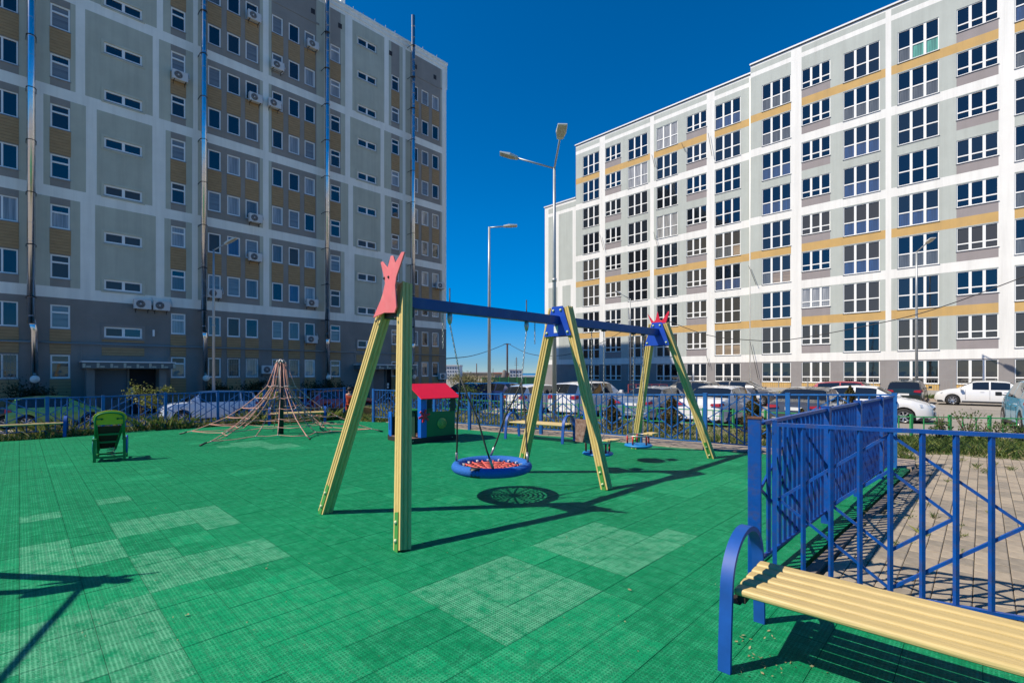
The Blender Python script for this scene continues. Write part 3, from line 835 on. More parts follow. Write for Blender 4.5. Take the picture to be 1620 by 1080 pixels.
# slatted ochre panels under ground windows
for ci, (t, pa, pb) in enumerate(colsR):
    if pa < 1190: continue
    a, c = tR(pa), tR(pb); b = MB(); n = int((c - a) / .14)
    b.bb(a, c, -.365, -.352, .22, .74, 1)
    for i in range(n): b.bb(a + (c - a) * i / n + .008, a + (c - a) * (i + 1) / n - .008, -.39, -.3655, .22, .74)
    b.obj('vent_panel', [mat('panel_ochre', (.58, .38, .12), .7), mat('panel_gap', (.2, .13, .05), .8)], br)
b = MB(); b.tube([(xr0 - 1.5, -.2, 2.62), (tR(935), -.2, 2.62)], .05, 6); b.obj('gas_pipe', M_pipe, br)
# hanging drip rods / cables on the facade
b = MB()
for px, py, qx, qy in ((1122, 212, 1128, 248), (1033, 246, 1038, 266), (1080, 228, 1086, 242), (951, 372, 957, 396), (1188, 422, 1200, 452), (1190, 540, 1203, 600), (1036, 368, 1044, 398), (1119, 562, 1124, 580)):
    def pt(px, py):
        Y = YR(px); return (tR(px), (-.6 if px > 1185 else -.25), 1.6 + (HY - py) / F * Y)
    A, B_ = pt(px, py), pt(qx, qy); b.tube([A, B_], .022, 4)
b.obj('loose_cable', M_blk, br)
# plinth terrace railing in front of the right block
rl = thing('terrace_railing', 'thin grey mesh railing along the terrace of the sunlit block', 'railing', (OR.x, OR.y, 0), ang(WR))
M_thin = mat('railing_grey', (.28, .28, .27), .6)
xa, xb = tR(1060), tR(1700)
b = MB(); b.bb(xa, xb, -2.3, -2.05, -.5, .36); b.obj('low_wall', mat('plinth_concrete', (.42, .39, .35), .9, var=.1, vscale=1), rl)
b = MB(); b.bar((xa, -2.18, 1.15), (xb, -2.18, 1.15), .03, .03); b.bar((xa, -2.18, .5), (xb, -2.18, .5), .02, .02); b.obj('rail', M_thin, rl)
b = MB(); n = int((xb - xa) / .16)
for i in range(n): b.bar((xa + (xb - xa) * i / n, -2.18, .36), (xa + (xb - xa) * i / n, -2.18, 1.15), .012, .012)
stuff(b.obj('baluster', M_thin, rl))
b = MB(); b.bb(0, .05, -.025, .025, .36, 1.2); me = b.mesh('railing_post', M_thin)
for i in range(int((xb - xa) / 2.2)): place('post', me, rl, (xa + 2.2 * i, -2.18, 0))

# ================================================================== AIR CONDITIONERS
M_ac = mat('ac_white', (.62, .62, .60), .5, var=.04); M_acg = mat('ac_grille', (.06, .06, .065), .7)
def ac_unit():
    t = thing('air_conditioner', '', 'air conditioner', group='air conditioners on the grey apartment block')
    b = MB(); b.bb(-.42, .42, -.42, -.12, -.29, .29); b.obj('casing', M_ac, t, bevel=.02)
    b = MB(); R = Matrix.Rotation(math.pi / 2, 4, 'X')
    b.lathe([(.0, .0), (.22, .0), (.22, .012), (.0, .012)], (-.1, -.421, 0), 20, R); g = b.obj('fan_grille', M_acg, t)
    b = MB()
    for r in (.07, .13, .19): b.torus((-.1, -.436, 0), r, .006, 20, 5, M=Matrix.Rotation(math.pi / 2, 4, 'X'))
    b.lathe([(0, 0), (.045, 0), (.045, .01), (0, .01)], (-.1, -.433, 0), 12, R); b.obj('guard_ring', M_ac, g)
    b = MB()
    for x in (-.3, .3): b.bar((x, 0, -.3), (x, -.42, -.31), .03, .03); b.bar((x, -.01, -.3), (x, -.01, -.5), .03, .03)
    b.obj('bracket', M_blk, t)
    b = MB(); b.tube([(.42, -.25, .0), (.55, -.2, .05), (.56, -.06, .3), (.5, -.03, .5)], .02, 6); b.obj('hose', M_ac, t)
    return t
acs = [(283, 124, 'white air conditioner below the highest single window beside the second flue'), (400, 30, 'highest air conditioner left of the pale pilaster, near the top edge'),
       (437, 107, 'air conditioner right of the pale pilaster, upper of its close pair'), (432, 167, 'air conditioner right of the pale pilaster, lower of its close pair'),
       (492.5, 74, 'highest air conditioner left of the third flue pipe'), (402, 158, 'air conditioner beside the pale pilaster with brown panel below, level with its neighbour'),
       (402, 347, 'air conditioner under a right-hand window two storeys above the dark base'), (401.5, 408, 'air conditioner just above the pale band, left of the pilaster'),
       (337, 465, 'air conditioner on the pale band right of the second flue pipe'), (224, 482, 'left one of two air conditioners side by side over the entrance'),
       (254, 484.5, 'right one of two air conditioners side by side over the entrance'), (491.5, 480, 'air conditioner under a window left of the third flue, above the pale band'),
       (490.5, 537, 'air conditioner left of the third flue, below the pale band'), (421.5, 584.5, 'lowest air conditioner, beside the top of the rope pyramid'),
       (693.5, 452.5, 'air conditioner near the outer corner, above the pale band'), (697.5, 595, 'ground floor air conditioner at the outer corner above the toy house')]
ac0 = ac_unit()
for i, (px, py, lb) in enumerate(acs):
    o = ac0 if i == 0 else copy_tree(ac0)
    P = PL(px); o.location = (P.x, P.y, 1.6 + (HY - py) / F * YL(px)); o.rotation_euler = (0, 0, ca); o['label'] = lb

# ================================================================== PLAYGROUND FENCES
M_blue = mat('fence_paint_blue', (.003, .068, .32), .42, var=.18, vscale=5, bump=.15, bscale=30, dirt=.7, dscale=7, dcol=(.09, .06, .05))
M_blue2 = mat('fence_paint_blue_dull', (.008, .11, .36), .5, var=.3, vscale=4, dirt=.4, dscale=6, dcol=(.05, .06, .08))
M_rust = mat('rust_patch', (.14, .06, .03), .9, var=.4, vscale=30)
_bars = {}
def bar_obj(name, a, c, w, h, parent, m, up=(0, 0, 1)):
    "bar between two local points; alike bars share one mesh"
    a, c = Vector(a), Vector(c); d = c - a; L = round(d.length, 3); k = (name, L, w, h, m.name)
    if k not in _bars:
        b = MB(); b.box((L / 2, 0, 0), (L, w, h)); _bars[k] = b.mesh(name, m)
    o = place(name, _bars[k], parent, a)
    X = d.normalized(); up = Vector(up)
    if abs(X.dot(up)) > .98: up = Vector((0, 1, 0))
    Y = up.cross(X).normalized(); Z = X.cross(Y)
    o.rotation_euler = Matrix((X, Y, Z)).transposed().to_euler()
    return o
def fence(label, posts, hts, bot, nb, m, bw=.024, pw=.07, ph=.03, last=True, first=True):
    root = thing('playground_fence', label, 'fence', posts[0], 0)
    P0 = posts[0]; P = [p - P0 for p in posts]
    for i, p in enumerate(P):
        if (i == len(P) - 1 and not last) or (i == 0 and not first): continue
        b = MB(); d = (P[min(i + 1, len(P) - 1)] - P[max(0, i - 1)]); an = ang(d)
        k = ('post', pw, round(hts[i], 2), m.name)
        if k not in _bars:
            b.box((0, 0, hts[i] / 2 - .1), (pw, pw, hts[i] + .2)); b.box((0, 0, hts[i] + .002), (pw + .006, pw + .006, .008)); _bars[k] = b.mesh('post', m)
        place('post', _bars[k], root, p, an)
    for i in range(len(P) - 1):
        a, c = P[i], P[i + 1]; d = (c - a); L = d.length; d = d / L; nrm = Vector((-d.y, d.x, 0))
        za, zc = hts[i] - ph, hts[i + 1] - ph
        off = pw / 2
        def pt(s, f, o=0.): return a + d * s + nrm * o + Vector((0, 0, bot + ((za + (zc - za) * s / L) - bot) * f))
        bar_obj('rail', pt(off, 1), pt(L - off, 1), .04, .028, root, m)
        bar_obj('rail', pt(off, 0), pt(L - off, 0), .03, .024, root, m)
        n = nb if isinstance(nb, int) else max(6, round(L / nb))
        for k in range(n):
            s = off + (L - 2 * off) * (k + 1) / (n + 1)
            bar_obj('baluster', pt(s, 0) + Vector((0, 0, .012)), pt(s, 1) - Vector((0, 0, .014)), bw, bw, root, m)
        e = .022
        for fx, f0, f1, fm_ in ((1., .03, .97, .5), (.5, .26, .75, .5)):
            hw = (L / 2 - off - .01) * fx
            l, r, t, bt = pt(L / 2 - hw, fm_, e), pt(L / 2 + hw, fm_, e), pt(L / 2, f1, e), pt(L / 2, f0, e)
            for u, v in ((l, t), (t, r), (l, bt), (bt, r)): bar_obj('brace', u, v, .018, .02, root, m)
    return root
backdir = Vector((.805, -.594, 0)); B0 = Vector((.755, 12.52, 0))
bposts = [B0 + backdir * s for s in (0, 1.28, 2.68, 4.09, 5.6)] + [Vector((6.51, 8.2, 0))]
bposts = [Vector((-4.58, 15.94, 0)), Vector((-3.45, 15.25, 0)), Vector((-2.33, 14.5, 0)), Vector((-1.21, 13.72, 0)), Vector((-.28, 13.12, 0))] + bposts
fence('long blue metal fence across the back of the playground, before the parked cars', bposts, [1.08, 1.07, 1.06, 1.05, 1.06, 1.08, 1.11, 1.14, 1.18, 1.22, 1.26], .16, 9, M_blue2, bw=.022, pw=.075)
rposts = [Vector((1.99, 3.85, 0)) + (Vector((6.51, 8.2, 0)) - Vector((1.99, 3.85, 0))).normalized() * s for s in (0, 1.94, 3.48, 5.0, 6.2)]
fence('blue fence from the thick corner post to the back fence, beside the paving', rposts, [1.23, 1.24, 1.24, 1.24, 1.24], .12, .15, M_blue, bw=.026, pw=.08, last=False, first=False)
np_ = Vector((1.99, 3.85, 0)) + Vector((.05, -.0, 0))
nposts = [Vector((2.07, 3.795, 0)) + dn * 1.45 * k for k in range(4)]
nf = fence('near blue fence with diamond braces between the yellow bench and the paving', nposts, [1.225, 1.225, 1.225, 1.225], .02, 7, M_blue, bw=.025, pw=.03)
# thick free-standing corner post
cp = thing('corner_post', 'thick square blue post at the corner where the two fences meet', 'post', (1.93, 3.83, 0), ang(dn))
b = MB(); b.box((0, 0, .52), (.095, .095, 1.44)); b.obj('shaft', M_blue, cp, bevel=.006)
b = MB(); b.box((0, 0, 1.246), (.105, .105, .012)); b.obj('cap', M_rust, cp)
# rust patches on the right fence near its start
b = MB(); b.box((.28 * .72, .28 * .694, .95), (.03, .03, .05)); b.box((.28 * .72, .28 * .694, .42), (.03, .03, .03))
lposts = [Vector((-11.76, 12.19, 0)) + Vector((-.78, -.625, 0)) * 3.2, Vector((-11.76, 12.19, 0)) + Vector((-.78, -.625, 0)) * 1.6, Vector((-11.76, 12.19, 0)), Vector((-10.95, 12.9, 0)), Vector((-10.01, 13.92, 0)), Vector((-8.97, 14.69, 0)),
          Vector((-7.95, 15.45, 0)), Vector((-6.95, 16.2, 0)), Vector((-5.88, 16.9, 0))]
fence('long blue fence on the left side, green and white cars behind it', lposts, [1.0, 1.0, 1.0, 1.0, 1.03, 1.05, 1.06, 1.08, 1.1], .14, 8, M_blue2, bw=.02, pw=.07)

# ================================================================== SWINGS
M_wood = mat('swing_wood_yellow', (.66, .49, .18), .6, spec=.25, var=.12, vscale=5, bump=.4, bscale=14, dirt=.35, dscale=5, dcol=(.34, .3, .12), stretch=(6, 6, .7))
M_green = mat('bracket_green', (.06, .26, .05), .45)
M_bplate = mat('plate_blue', (.008, .06, .42), .4, var=.08)
M_beam = mat('beam_blue', (.008, .05, .21), .4, var=.15, vscale=3, dirt=.4, dscale=5, dcol=(.1, .14, .2))
M_red = mat('crown_red', (.62, .012, .04), .4)
M_pink = mat('crown_faded_pink', (.80, .17, .17), .5, var=.10, vscale=3, dirt=.25, dscale=9, dcol=(.75, .40, .36))
M_zinc = mat('chain_zinc', (.42, .41, .39), .42, .75)
M_cap = mat('bolt_cap_pale', (.55, .62, .35), .5)
M_rope = mat('rope_black', (.025, .03, .028), .7)
M_nest = mat('nest_rim_blue', (.01, .125, .46), .75, var=.15, vscale=40, bump=.9, bscale=120)
M_redrope = mat('rope_red', (.62, .11, .09), .75, var=.25, vscale=60)
M_wht = mat('plastic_white', (.75, .75, .72), .5)
M_blk2 = mat('plastic_black', (.02, .02, .022), .5)
def leg(parent, base, top, h=.058):
    base, top = Vector(base), Vector(top); g = MB()
    d = (top - base); L = d.length; d /= L
    # grooved square timber: cross section with two grooves on each face
    gw = .012; gd = .014
    side = [(-h, -h), (-.022 - gw, -h), (-.022, -h + gd), (-.022 + gw, -h), (.022 - gw, -h), (.022, -h + gd), (.022 + gw, -h)]
    sec = []
    for k in range(4):
        a = k * math.pi / 2
        for x, y in side: sec.append((x * math.cos(a) - y * math.sin(a), x * math.sin(a) + y * math.cos(a)))
    ux = Vector((1, 0, 0)); ux = (ux - d * ux.dot(d)).normalized(); uy = d.cross(ux)
    poly = [base + ux * x + uy * y for x, y in sec]
    g.prism(poly, d * L)
    lo = g.obj('leg', M_wood, parent)
    f = MB()
    for sx in (-1, 1):
        c = base + ux * (sx * .062) + d * .09
        f.bar(c - d * .12, c + d * .24, .008, .06, up=uy)
    f.bar(base - d * .03 - ux * .1, base - d * .03 + ux * .1, .1, .008, up=(0, 0, 1))
    bo = f.obj('foot_bracket', M_green, lo)
    f = MB()
    for sx in (-1, 1):
        for q_ in (.08, .24):
            c = base + ux * (sx * .068) + d * q_; R = ux.to_track_quat('Z', 'Y').to_matrix().to_4x4()
            f.lathe([(.0, .018), (.018, .01), (.02, -.004)], c, 10, R if sx > 0 else (-ux).to_track_quat('Z', 'Y').to_matrix().to_4x4())
    f.obj('bolt_cap', M_cap, bo)
    return lo
def frame_(parent, midp, apex, half, ztop, kind, h=.058):
    """A-frame in beam space: x along the beam, y across"""
    for sy in (-1, 1):
        leg(parent, (midp, sy * half, 0), (apex, sy * .13, ztop), h)
    if kind == 'blue':
        for sx in (-1, 1):
            b = MB(); x = apex + sx * .068
            pl = [(-.10, ztop + .02), (.10, ztop + .02), (.26, ztop - .42), (-.26, ztop - .42)]
            b.prism([Vector((x, u, z)) for u, z in pl], (sx * .014, 0, 0)); o = b.obj('side_plate', M_bplate, parent)
            b = MB(); R = Matrix.Rotation(sx * math.pi / 2, 4, 'Y')
            for u, z in ((-.07, ztop - .04), (.07, ztop - .04), (-.2, ztop - .37), (.2, ztop - .37)): b.lathe([(.022, 0), (.018, .014), (0, .02)], (x + sx * .014, u, z), 10, R)
            b.obj('bolt_cap', M_cap, o)
def crown(parent, x, sx, poly, m):
    b = MB(); b.prism([Vector((x, u, z)) for u, z in poly], (sx * .016, 0, 0)); o = b.obj('crown_plate', m, parent, bevel=.004)
    b = MB(); R = Matrix.Rotation(sx * math.pi / 2, 4, 'Y')
    for u, z in ((.03, 2.62), (-.06, 2.62), (-.2, 2.17), (.2, 2.17)): b.lathe([(.016, 0), (.012, .01), (0, .013)], (x + sx * .016, u, z), 8, R)
    b.obj('bolt', M_blk2, o); return o
def rayplane(px, py, o, nrm):
    d = Vector(((px - CX) / F, 1, (HY - py) / F)); c = Vector((0, 0, CAMZ)); t = (o - c).dot(nrm) / d.dot(nrm); return c + d * t
A1 = Vector((-1.243, 5.27, 0)); A3 = Vector((2.83, 9.29, 0)); BD = (A3 - A1).normalized(); LB = (A3 - A1).length
def chain_mesh(L, r=.011, p=.034):
    b = MB(); n = max(1, int(L / p))
    for i in range(n):
        z = -(i + .5) * L / n; M = Matrix.Rotation(math.pi / 2, 4, 'X') if i % 2 else Matrix.Rotation(math.pi / 2, 4, 'Y')
        Mm = Matrix.Scale(1.0, 4) @ M
        pts = []
        for k in range(8):
            a = 2 * math.pi * k / 8; v = Vector((r * .8 * math.cos(a), 0, p * .72 * math.sin(a)))
            if i % 2: v = Vector((0, v.x, v.z))
            pts.append(v + Vector((0, 0, z)))
        pts.append(pts[0]); b.tube(pts, .0042, 4, cap=False)
    return b
def swing_set(label, loc, rz, bw=.05, h=.058):
    t = thing('swing_set', label, 'swing set', loc, rz)
    frame_(t, -.46, 0, .82, 2.55, 'none', h)
    frame_(t, LB * .484, LB * .484 - .0, .82, 2.57, 'blue')
    frame_(t, LB + .5, LB, .82, 2.55, 'blue')
    b = MB(); b.bb(-.1, LB + .1, -bw, bw, 2.38 - bw * 1.3, 2.38 + bw * 1.3); b.obj('beam', M_beam, t, bevel=.008)
    b = MB(); b.bb(-.075, .075, -.19, .19, 2.2, 2.31); b.obj('joint_block', M_blk2, t)
    return t
sw = swing_set('big A-frame swing set with yellow posts, blue beam and crown plates in the middle', (A1.x, A1.y, 0), ang(BD))
Mi = (Matrix.Translation(A1) @ Matrix.Rotation(ang(BD), 4, 'Z')).inverted()
# pink crown at the near end, traced on its own plane in front of the two legs
nrm = Vector((BD.x, BD.y, 0)); o1 = A1 - nrm * .14
pxs = [(592, 503), (606, 470), (611, 448), (604, 415), (607, 414), (615, 424), (620, 405), (624, 405), (627, 416), (637, 399), (642, 399), (629, 438), (627, 452), (629, 486), (626, 495), (610, 495)]
poly = [Mi @ rayplane(x, y, o1, nrm) for x, y in pxs]
cpoly = [(p.y, p.z) for p in poly]
crown(sw, -.14, -1, cpoly, M_pink)
o3 = A3 + nrm * .1
pxs = [(1024, 496), (1034, 509), (1037, 506), (1040, 492), (1044, 506), (1047, 507), (1057, 492), (1059, 493), (1053, 512), (1056, 525), (1064, 545), (1046, 540), (1028, 546), (1034, 520)]
poly = [Mi @ rayplane(x, y, o3, nrm) for x, y in pxs]
crown(sw, LB + .1, 1, [(p.y, p.z) for p in poly], M_red)
b = MB(); b.bb(LB * .484 - .085, LB * .484 - .084, -.02, .06, 2.2, 2.3); b.obj('sticker', M_wht, sw)

# hangers along the beam
def hang_chain(parent, x, y, z, tgt, m=M_zinc):
    a = Vector((x, y, z)); d = Vector(tgt) - a; L = d.length; cb = chain_mesh(L); o = cb.obj('chain', m, parent, fix=False); o.location = a
    o.rotation_euler = (-d).to_track_quat('Z', 'Y').to_euler(); return o
# --- nest swing
xn = 1.38; zn = .396
ns = thing('nest_swing', 'round blue nest swing with red net seat hanging on ropes', 'swing', (A1 + BD * xn), ang(BD))
nsi = ns
b = MB(); b.torus((0, 0, zn), .46, .061, 64, 14); rim = b.obj('rim', M_nest, ns)
b = MB(); b.tube([(.455 * math.cos(math.radians(d_)), .455 * math.sin(math.radians(d_)), zn) for d_ in range(196, 212, 3)], .065, 16); b.obj('rim_joint', M_blk2, rim)
b = MB()
for k in range(16):
    a = 2 * math.pi * k / 16; b.tube([(0, 0, zn - .06), (.2 * math.cos(a), .2 * math.sin(a), zn - .045), (.41 * math.cos(a), .41 * math.sin(a), zn)], .0125, 5)
for r in (.07, .13, .19, .25, .31, .365):
    for k in range(16):
        a0, a1 = 2 * math.pi * k / 16, 2 * math.pi * (k + 1) / 16; am = (a0 + a1) / 2; z = zn - .06 + .05 * (r / .4) ** 2
        b.tube([(r * math.cos(a0), r * math.sin(a0), z), (r * .94 * math.cos(am), r * .94 * math.sin(am), z), (r * math.cos(a1), r * math.sin(a1), z)], .0125, 5)
net = b.obj('net', M_redrope, ns); stuff(net); net['label'] = 'red rope net of the round swing seat'
b = MB()
for k in range(16):
    a = 2 * math.pi * (k + .5) / 16; b.box((.385 * math.cos(a), .385 * math.sin(a), zn + .01), (.035, .02, .02), Matrix.Rotation(a, 3, 'Z'))
stuff(b.obj('net_clip', M_wht, rim))
hl = [(-.68, 0, 2.315), (.65, 0, 2.315)]; jl = [(-.52, 0, 1.55), (.55, 0, 1.47)]
for (h, j, sx) in ((hl[0], jl[0], -1), (hl[1], jl[1], 1)):
    hang_chain(ns, h[0], h[1], h[2] - .12, j)
    b = MB(); b.lathe([(.0, .02), (.028, 0), (.034, -.06), (.022, -.12), (.0, -.14)], (h[0], 0, h[2] + .0), 12); b.obj('bearing', M_zinc, ns)
    b = MB(); b.tube([(h[0], 0, h[2] + .3), (h[0], 0, h[2] - .1)], .008, 6); b.obj('hanger_bolt', M_blk2, ns)
    for sy in (-1, 1):
        e = Vector((sx * .30, sy * .36, zn + .05)); jv = Vector(j); m1 = jv.lerp(e, .5) + Vector((0, sy * .02, .04))
        b = MB(); b.tube([jv, jv.lerp(e, .25) + Vector((0, 0, .02)), m1, jv.lerp(e, .8), e], .0115, 7); ro = b.obj('rope', M_rope, ns)
        b = MB(); b.tube([e + (jv - e).normalized() * .02, e + (jv - e).normalized() * .14], .017, 8); b.obj('ferrule', M_zinc, ro)
for x, L in ((-.78, .42), (.82, .30)):     # loose safety chains
    o = chain_mesh(L).obj('safety_chain', M_zinc, ns, fix=False); o.location = (x, 0, 2.315)
# --- two seat swings
def seat_swing(x, label, plate):
    t = thing('baby_swing', label, 'swing', A1 + BD * x, ang(BD), 'small swings on chains under the beam')
    z0 = .27
    b = MB(); b.lathe([(.0, z0), (.235, z0), (.255, z0 + .02), (.235, z0 + .04), (.0, z0 + .045)], n=28); s = b.obj('seat', mat('seat_blue', (.01, .20, .50), .5), t)
    b = MB()
    for k in range(5):
        a = -.6 + 2 * math.pi * k / 5; b.tube([(.2 * math.cos(a), .2 * math.sin(a), z0 + .045), (.2 * math.cos(a), .2 * math.sin(a), z0 + .20)], .0155, 8)
    b.obj('guard_post', mat('post_red', (.6, .03, .03), .5), t)
    b = MB(); b.torus((0, 0, z0 + .20), .2, .012, 24, 6); b.obj('guard_ring', M_zinc, t)
    b = MB(); b.bb(.08, .3, -.23, -.05, z0 + .215, z0 + .24); b.obj('front_board', mat('board_yellow', (.7, .5, .2), .6), t)
    for sx in (-1, 1):
        hang_chain(t, sx * .17, 0, 2.315, (sx * .17, 0, z0 + .22)); b = MB(); b.bb(sx * .17 - .03, sx * .17 + .03, -.03, .03, 2.29, 2.317); b.obj('hanger', M_blk2, t)
    if plate:
        b = MB(); b.bb(-.235, -.22, -.02, .28, z0 + .21, z0 + .58); b.obj('backrest', mat('ply_worn_brown', (.13, .055, .03), .8, col2=(.35, .24, .2), vscale=18, dirt=.3), t)
    return t
seat_swing(3.72, 'small chain swing with a worn brown back plate by the middle frame', True)
seat_swing(4.98, 'small chain swing with red posts and no back plate, nearest the far crown', False)

# --- a second swing set outside the frame whose shadow falls at the lower left
b2 = Vector((.45, -.89, 0)).normalized()
s2 = swing_set('second swing set beyond the left edge of the picture, its shadow on the green floor', (-5.27, 3.1, 0), ang(b2), .016, .036)
crown(s2, -.14, -1, [(u * 1.0, z + (0.0)) for u, z in cpoly], M_pink)

# ================================================================== BENCHES
M_slat = mat('bench_slat_yellow', (.56, .42, .17), .5, var=.10, vscale=3, bump=.35, bscale=30, dirt=.8, dscale=7, dcol=(.30, .22, .12), stretch=(.25, 3, 3))
M_barm = mat('bench_arch_blue', (.006, .075, .33), .55, var=.15, vscale=6)
M_und = mat('bench_bracket_dark', (.03, .02, .015), .7)
NA = 72
def bench(label, a, c, z, dep, foot, n=5, top=.67):
    "a, c: ground points under the middle of each end arch"
    a, c = Vector(a), Vector(c); d = (c - a); L = d.length
    t = thing('bench', label, 'bench', a, ang(d), 'yellow slatted benches with blue arch ends')
    w = dep / n
    sme = None
    b = MB(); b.bb(.02, L - .02, -w * .415, w * .415, z - .04, z); sme = b.mesh('slat', M_slat)
    for i in range(n):
        o = place('slat', sme, t, (0, -dep / 2 + w * (i + .5), 0)); m = o.modifiers.new('bevel', 'BEVEL'); m.width = .018; m.segments = 3
    for x in (0, L):
        pts = []
        h2 = foot / 2
        for k in range(NA + 1):
            s = k / NA
            if s < .34: f = s / .34; y = -h2 + .035 * f ** 1.5; zz = (top - .26) * f
            elif s > .66: f = (1 - s) / .34; y = h2 - .035 * f ** 1.5; zz = (top - .26) * f
            else:
                an = math.pi * (1 - (s - .34) / .32); y = math.cos(an) * (h2 - .035); zz = top - .26 + math.sin(an) * .26
            pts.append((y, zz))
        g = MB(); hw, th = .032, .014; vs = []
        for i, (y, zz) in enumerate(pts):
            y0, z0 = pts[max(0, i - 1)]; y1, z1 = pts[min(NA, i + 1)]; ty, tz = y1 - y0, z1 - z0; q_ = math.hypot(ty, tz); ny, nz_ = -tz / q_, ty / q_
            for sx, sn in ((-1, -1), (1, -1), (1, 1), (-1, 1)): vs.append((x + sx * hw, y + ny * th * sn, zz + nz_ * th * sn))
        fs = [(i * 4 + k, i * 4 + (k + 1) % 4, (i + 1) * 4 + (k + 1) % 4, (i + 1) * 4 + k) for i in range(NA) for k in range(4)] + [(0, 3, 2, 1), (4 * NA, 4 * NA + 1, 4 * NA + 2, 4 * NA + 3)]
        g.add(vs, fs, 0, True); ao = g.obj('arch_leg', M_barm, t); es = ao.modifiers.new('edge', 'EDGE_SPLIT'); es.split_angle = math.radians(40)
        g = MB(); xx = x + (.06 if x == 0 else -.06); g.bb(xx - .02, xx + .02, -dep / 2 + .02, dep / 2 - .02, z - .075, z - .041); g.bb(min(x, xx), max(x, xx), -dep / 2 - .0, dep / 2, z - .08, z - .075); g.obj('bracket', M_und, t)
    return t
fa, fb = Vector((1.134, 2.594, 0)), Vector((1.60, 3.09, 0)); mid_ = (fa + fb) / 2
bd = Vector((.75, -.66, 0)).normalized()
bench('big yellow slatted bench with a blue arch leg in the near right corner', mid_, mid_ + bd * 2.0, .43, .55, .68, 5, .68)
bench('yellow slatted bench behind the nest swing, along the back fence', (.01, 12.0, 0), (1.31, 11.15, 0), .42, .5, .62, 5, .62)
e3 = Vector((-11.35, 12.25, 0)); bench('yellow bench at the left edge, before the blue fence', e3 + Vector((-.80, -.6, 0)) * 1.9, e3, .36, .32, .4, 3, .5)
bench('yellow slatted bench behind the rope pyramid', (-7.55, 15.0, 0), (-6.08, 15.65, 0), .36, .42, .5, 4, .52)

# ================================================================== ROPE PYRAMID
mast = Vector((-6.09, 12.7, 0))
rp = thing('rope_pyramid', 'pink rope climbing pyramid round a black mast', 'climbing net', mast)
b = MB(); b.tube([(0, 0, -.05), (0, 0, 1.9)], .066, 14); b.obj('mast', mat('mast_black', (.02, .02, .022), .5), rp)
b = MB()
for k in range(8):
    a = k * math.pi / 4; b.tube([(0, 0, 1.92), (.07 * math.cos(a), .07 * math.sin(a), 1.94), (.14 * math.cos(a), .14 * math.sin(a), 1.86)], .014, 6)
b.lathe([(.0, 1.97), (.06, 1.95), (.07, 1.88), (0, 1.87)], n=12); b.obj('mast_head', M_zinc, rp)
M_prope = mat('rope_pink_faded', (.58, .22, .16), .8, col2=(.62, .38, .30), vscale=30, bump=.5, bscale=200)
anch = [gp(350, 704), gp(240, 686.5), gp(322, 676), gp(470, 671), gp(606, 683), gp(520, 697)]
anch = [Vector((p.x, p.y, 0)) - mast for p in anch]
anch[3] = Vector((.3, 2.1, 0)); anch[2] = Vector((-1.9, 1.6, 0)); anch[5] = Vector((1.25, -1.15, 0)); anch[1] = Vector((-2.6, -.1, 0)); anch[0] = Vector((-.75, -2.15, 0))
def prof(s):                     # s 0..1 from mast head to ground: (radius fraction, z)
    return s ** 1.48, 1.86 * (1 - s) ** 1.35
nside = len(anch); rings = [.0, .26, .4, .53, .66, .79, .92]; nodes = []
K = 3
dirs = []
for i in range(nside):
    a, c = anch[i], anch[(i + 1) % nside]
    for k in range(K):
        f = k / K; p = a.lerp(c, f); p *= 1 - .32 * math.sin(math.pi * f) ** .8 * (1 if K > 1 else 0)
        dirs.append((p, k == 0))
rj = random.Random(3)
def node(p, s):
    rf, z = prof(s); return Vector((p.x * rf, p.y * rf, z + .02 + rj.uniform(-.015, .015)))
grid = [[node(p, s) for s in rings] for p, m_ in dirs]
for gi, (p, main) in enumerate(dirs):
    pts = grid[gi] if main or gi % 3 == 1 else grid[gi][1:]
    hd = Vector((p.x, p.y, 0)).normalized() * .12 + Vector((0, 0, 1.88))
    pts = ([hd] + pts[1:]) if (main or gi % 3 == 1) else pts
    if main: pts = pts + [Vector((p.x, p.y, .02))]
    b = MB(); b.tube(pts, .0115, 6); b.obj('rope', M_prope, rp)
for ri in range(1, len(rings)):
    ring = []
    for gi in range(len(dirs)):
        a, c = grid[gi][ri], grid[(gi + 1) % len(dirs)][ri]; ring += [a, a.lerp(c, .5) - Vector((0, 0, .02))]
    ring.append(ring[0]); b = MB(); b.tube(ring, .0105, 5, cap=False); b.obj('rope_ring', M_prope, rp)
b = MB()
for g_ in grid:
    for v in g_[1:]: b.lathe([(0, .018), (.02, .008), (.02, -.008), (0, -.018)], v, 6)
stuff(b.obj('clamp', mat('clamp_pale', (.6, .55, .5), .5), rp))
b = MB()
for p in anch: b.tube([p * .93 + Vector((0, 0, .06)), p + Vector((0, 0, .01))], .02, 6)
b.obj('anchor', M_blk2, rp)

# ================================================================== TOY HOUSE
M_hgreen = mat('panel_green', (.008, .16, .045), .45, var=.08); M_hdark = mat('panel_dark_green', (.01, .04, .02), .5)
M_hblue = mat('panel_blue', (.008, .13, .55), .4); M_roofr = mat('roof_red', (.68, .008, .025), .35, var=.05); M_base = mat('chassis_brown', (.03, .018, .014), .7); M_deck = mat('deck_brown', (.2, .12, .09), .8)
ha = Vector((.74, .67, 0)).normalized()
th = thing('toy_house', 'toy playhouse with a red roof, green side panels and blue corner post', 'playhouse', (-2.27, 10.8, 0), ang(ha))
Lh, Dh = 1.22, 1.05
b = MB(); b.bb(0, Lh, 0, Dh, .05, .12, 0); b.obj('deck', M_deck, th)
b = MB(); b.bb(-.01, Lh + .01, -.012, .06, 0, .125); b.bb(-.01, Lh + .01, Dh - .06, Dh + .01, 0, .125); b.bb(-.012, .05, .061, Dh - .061, 0, .1); b.obj('chassis', M_base, th, bevel=.004)
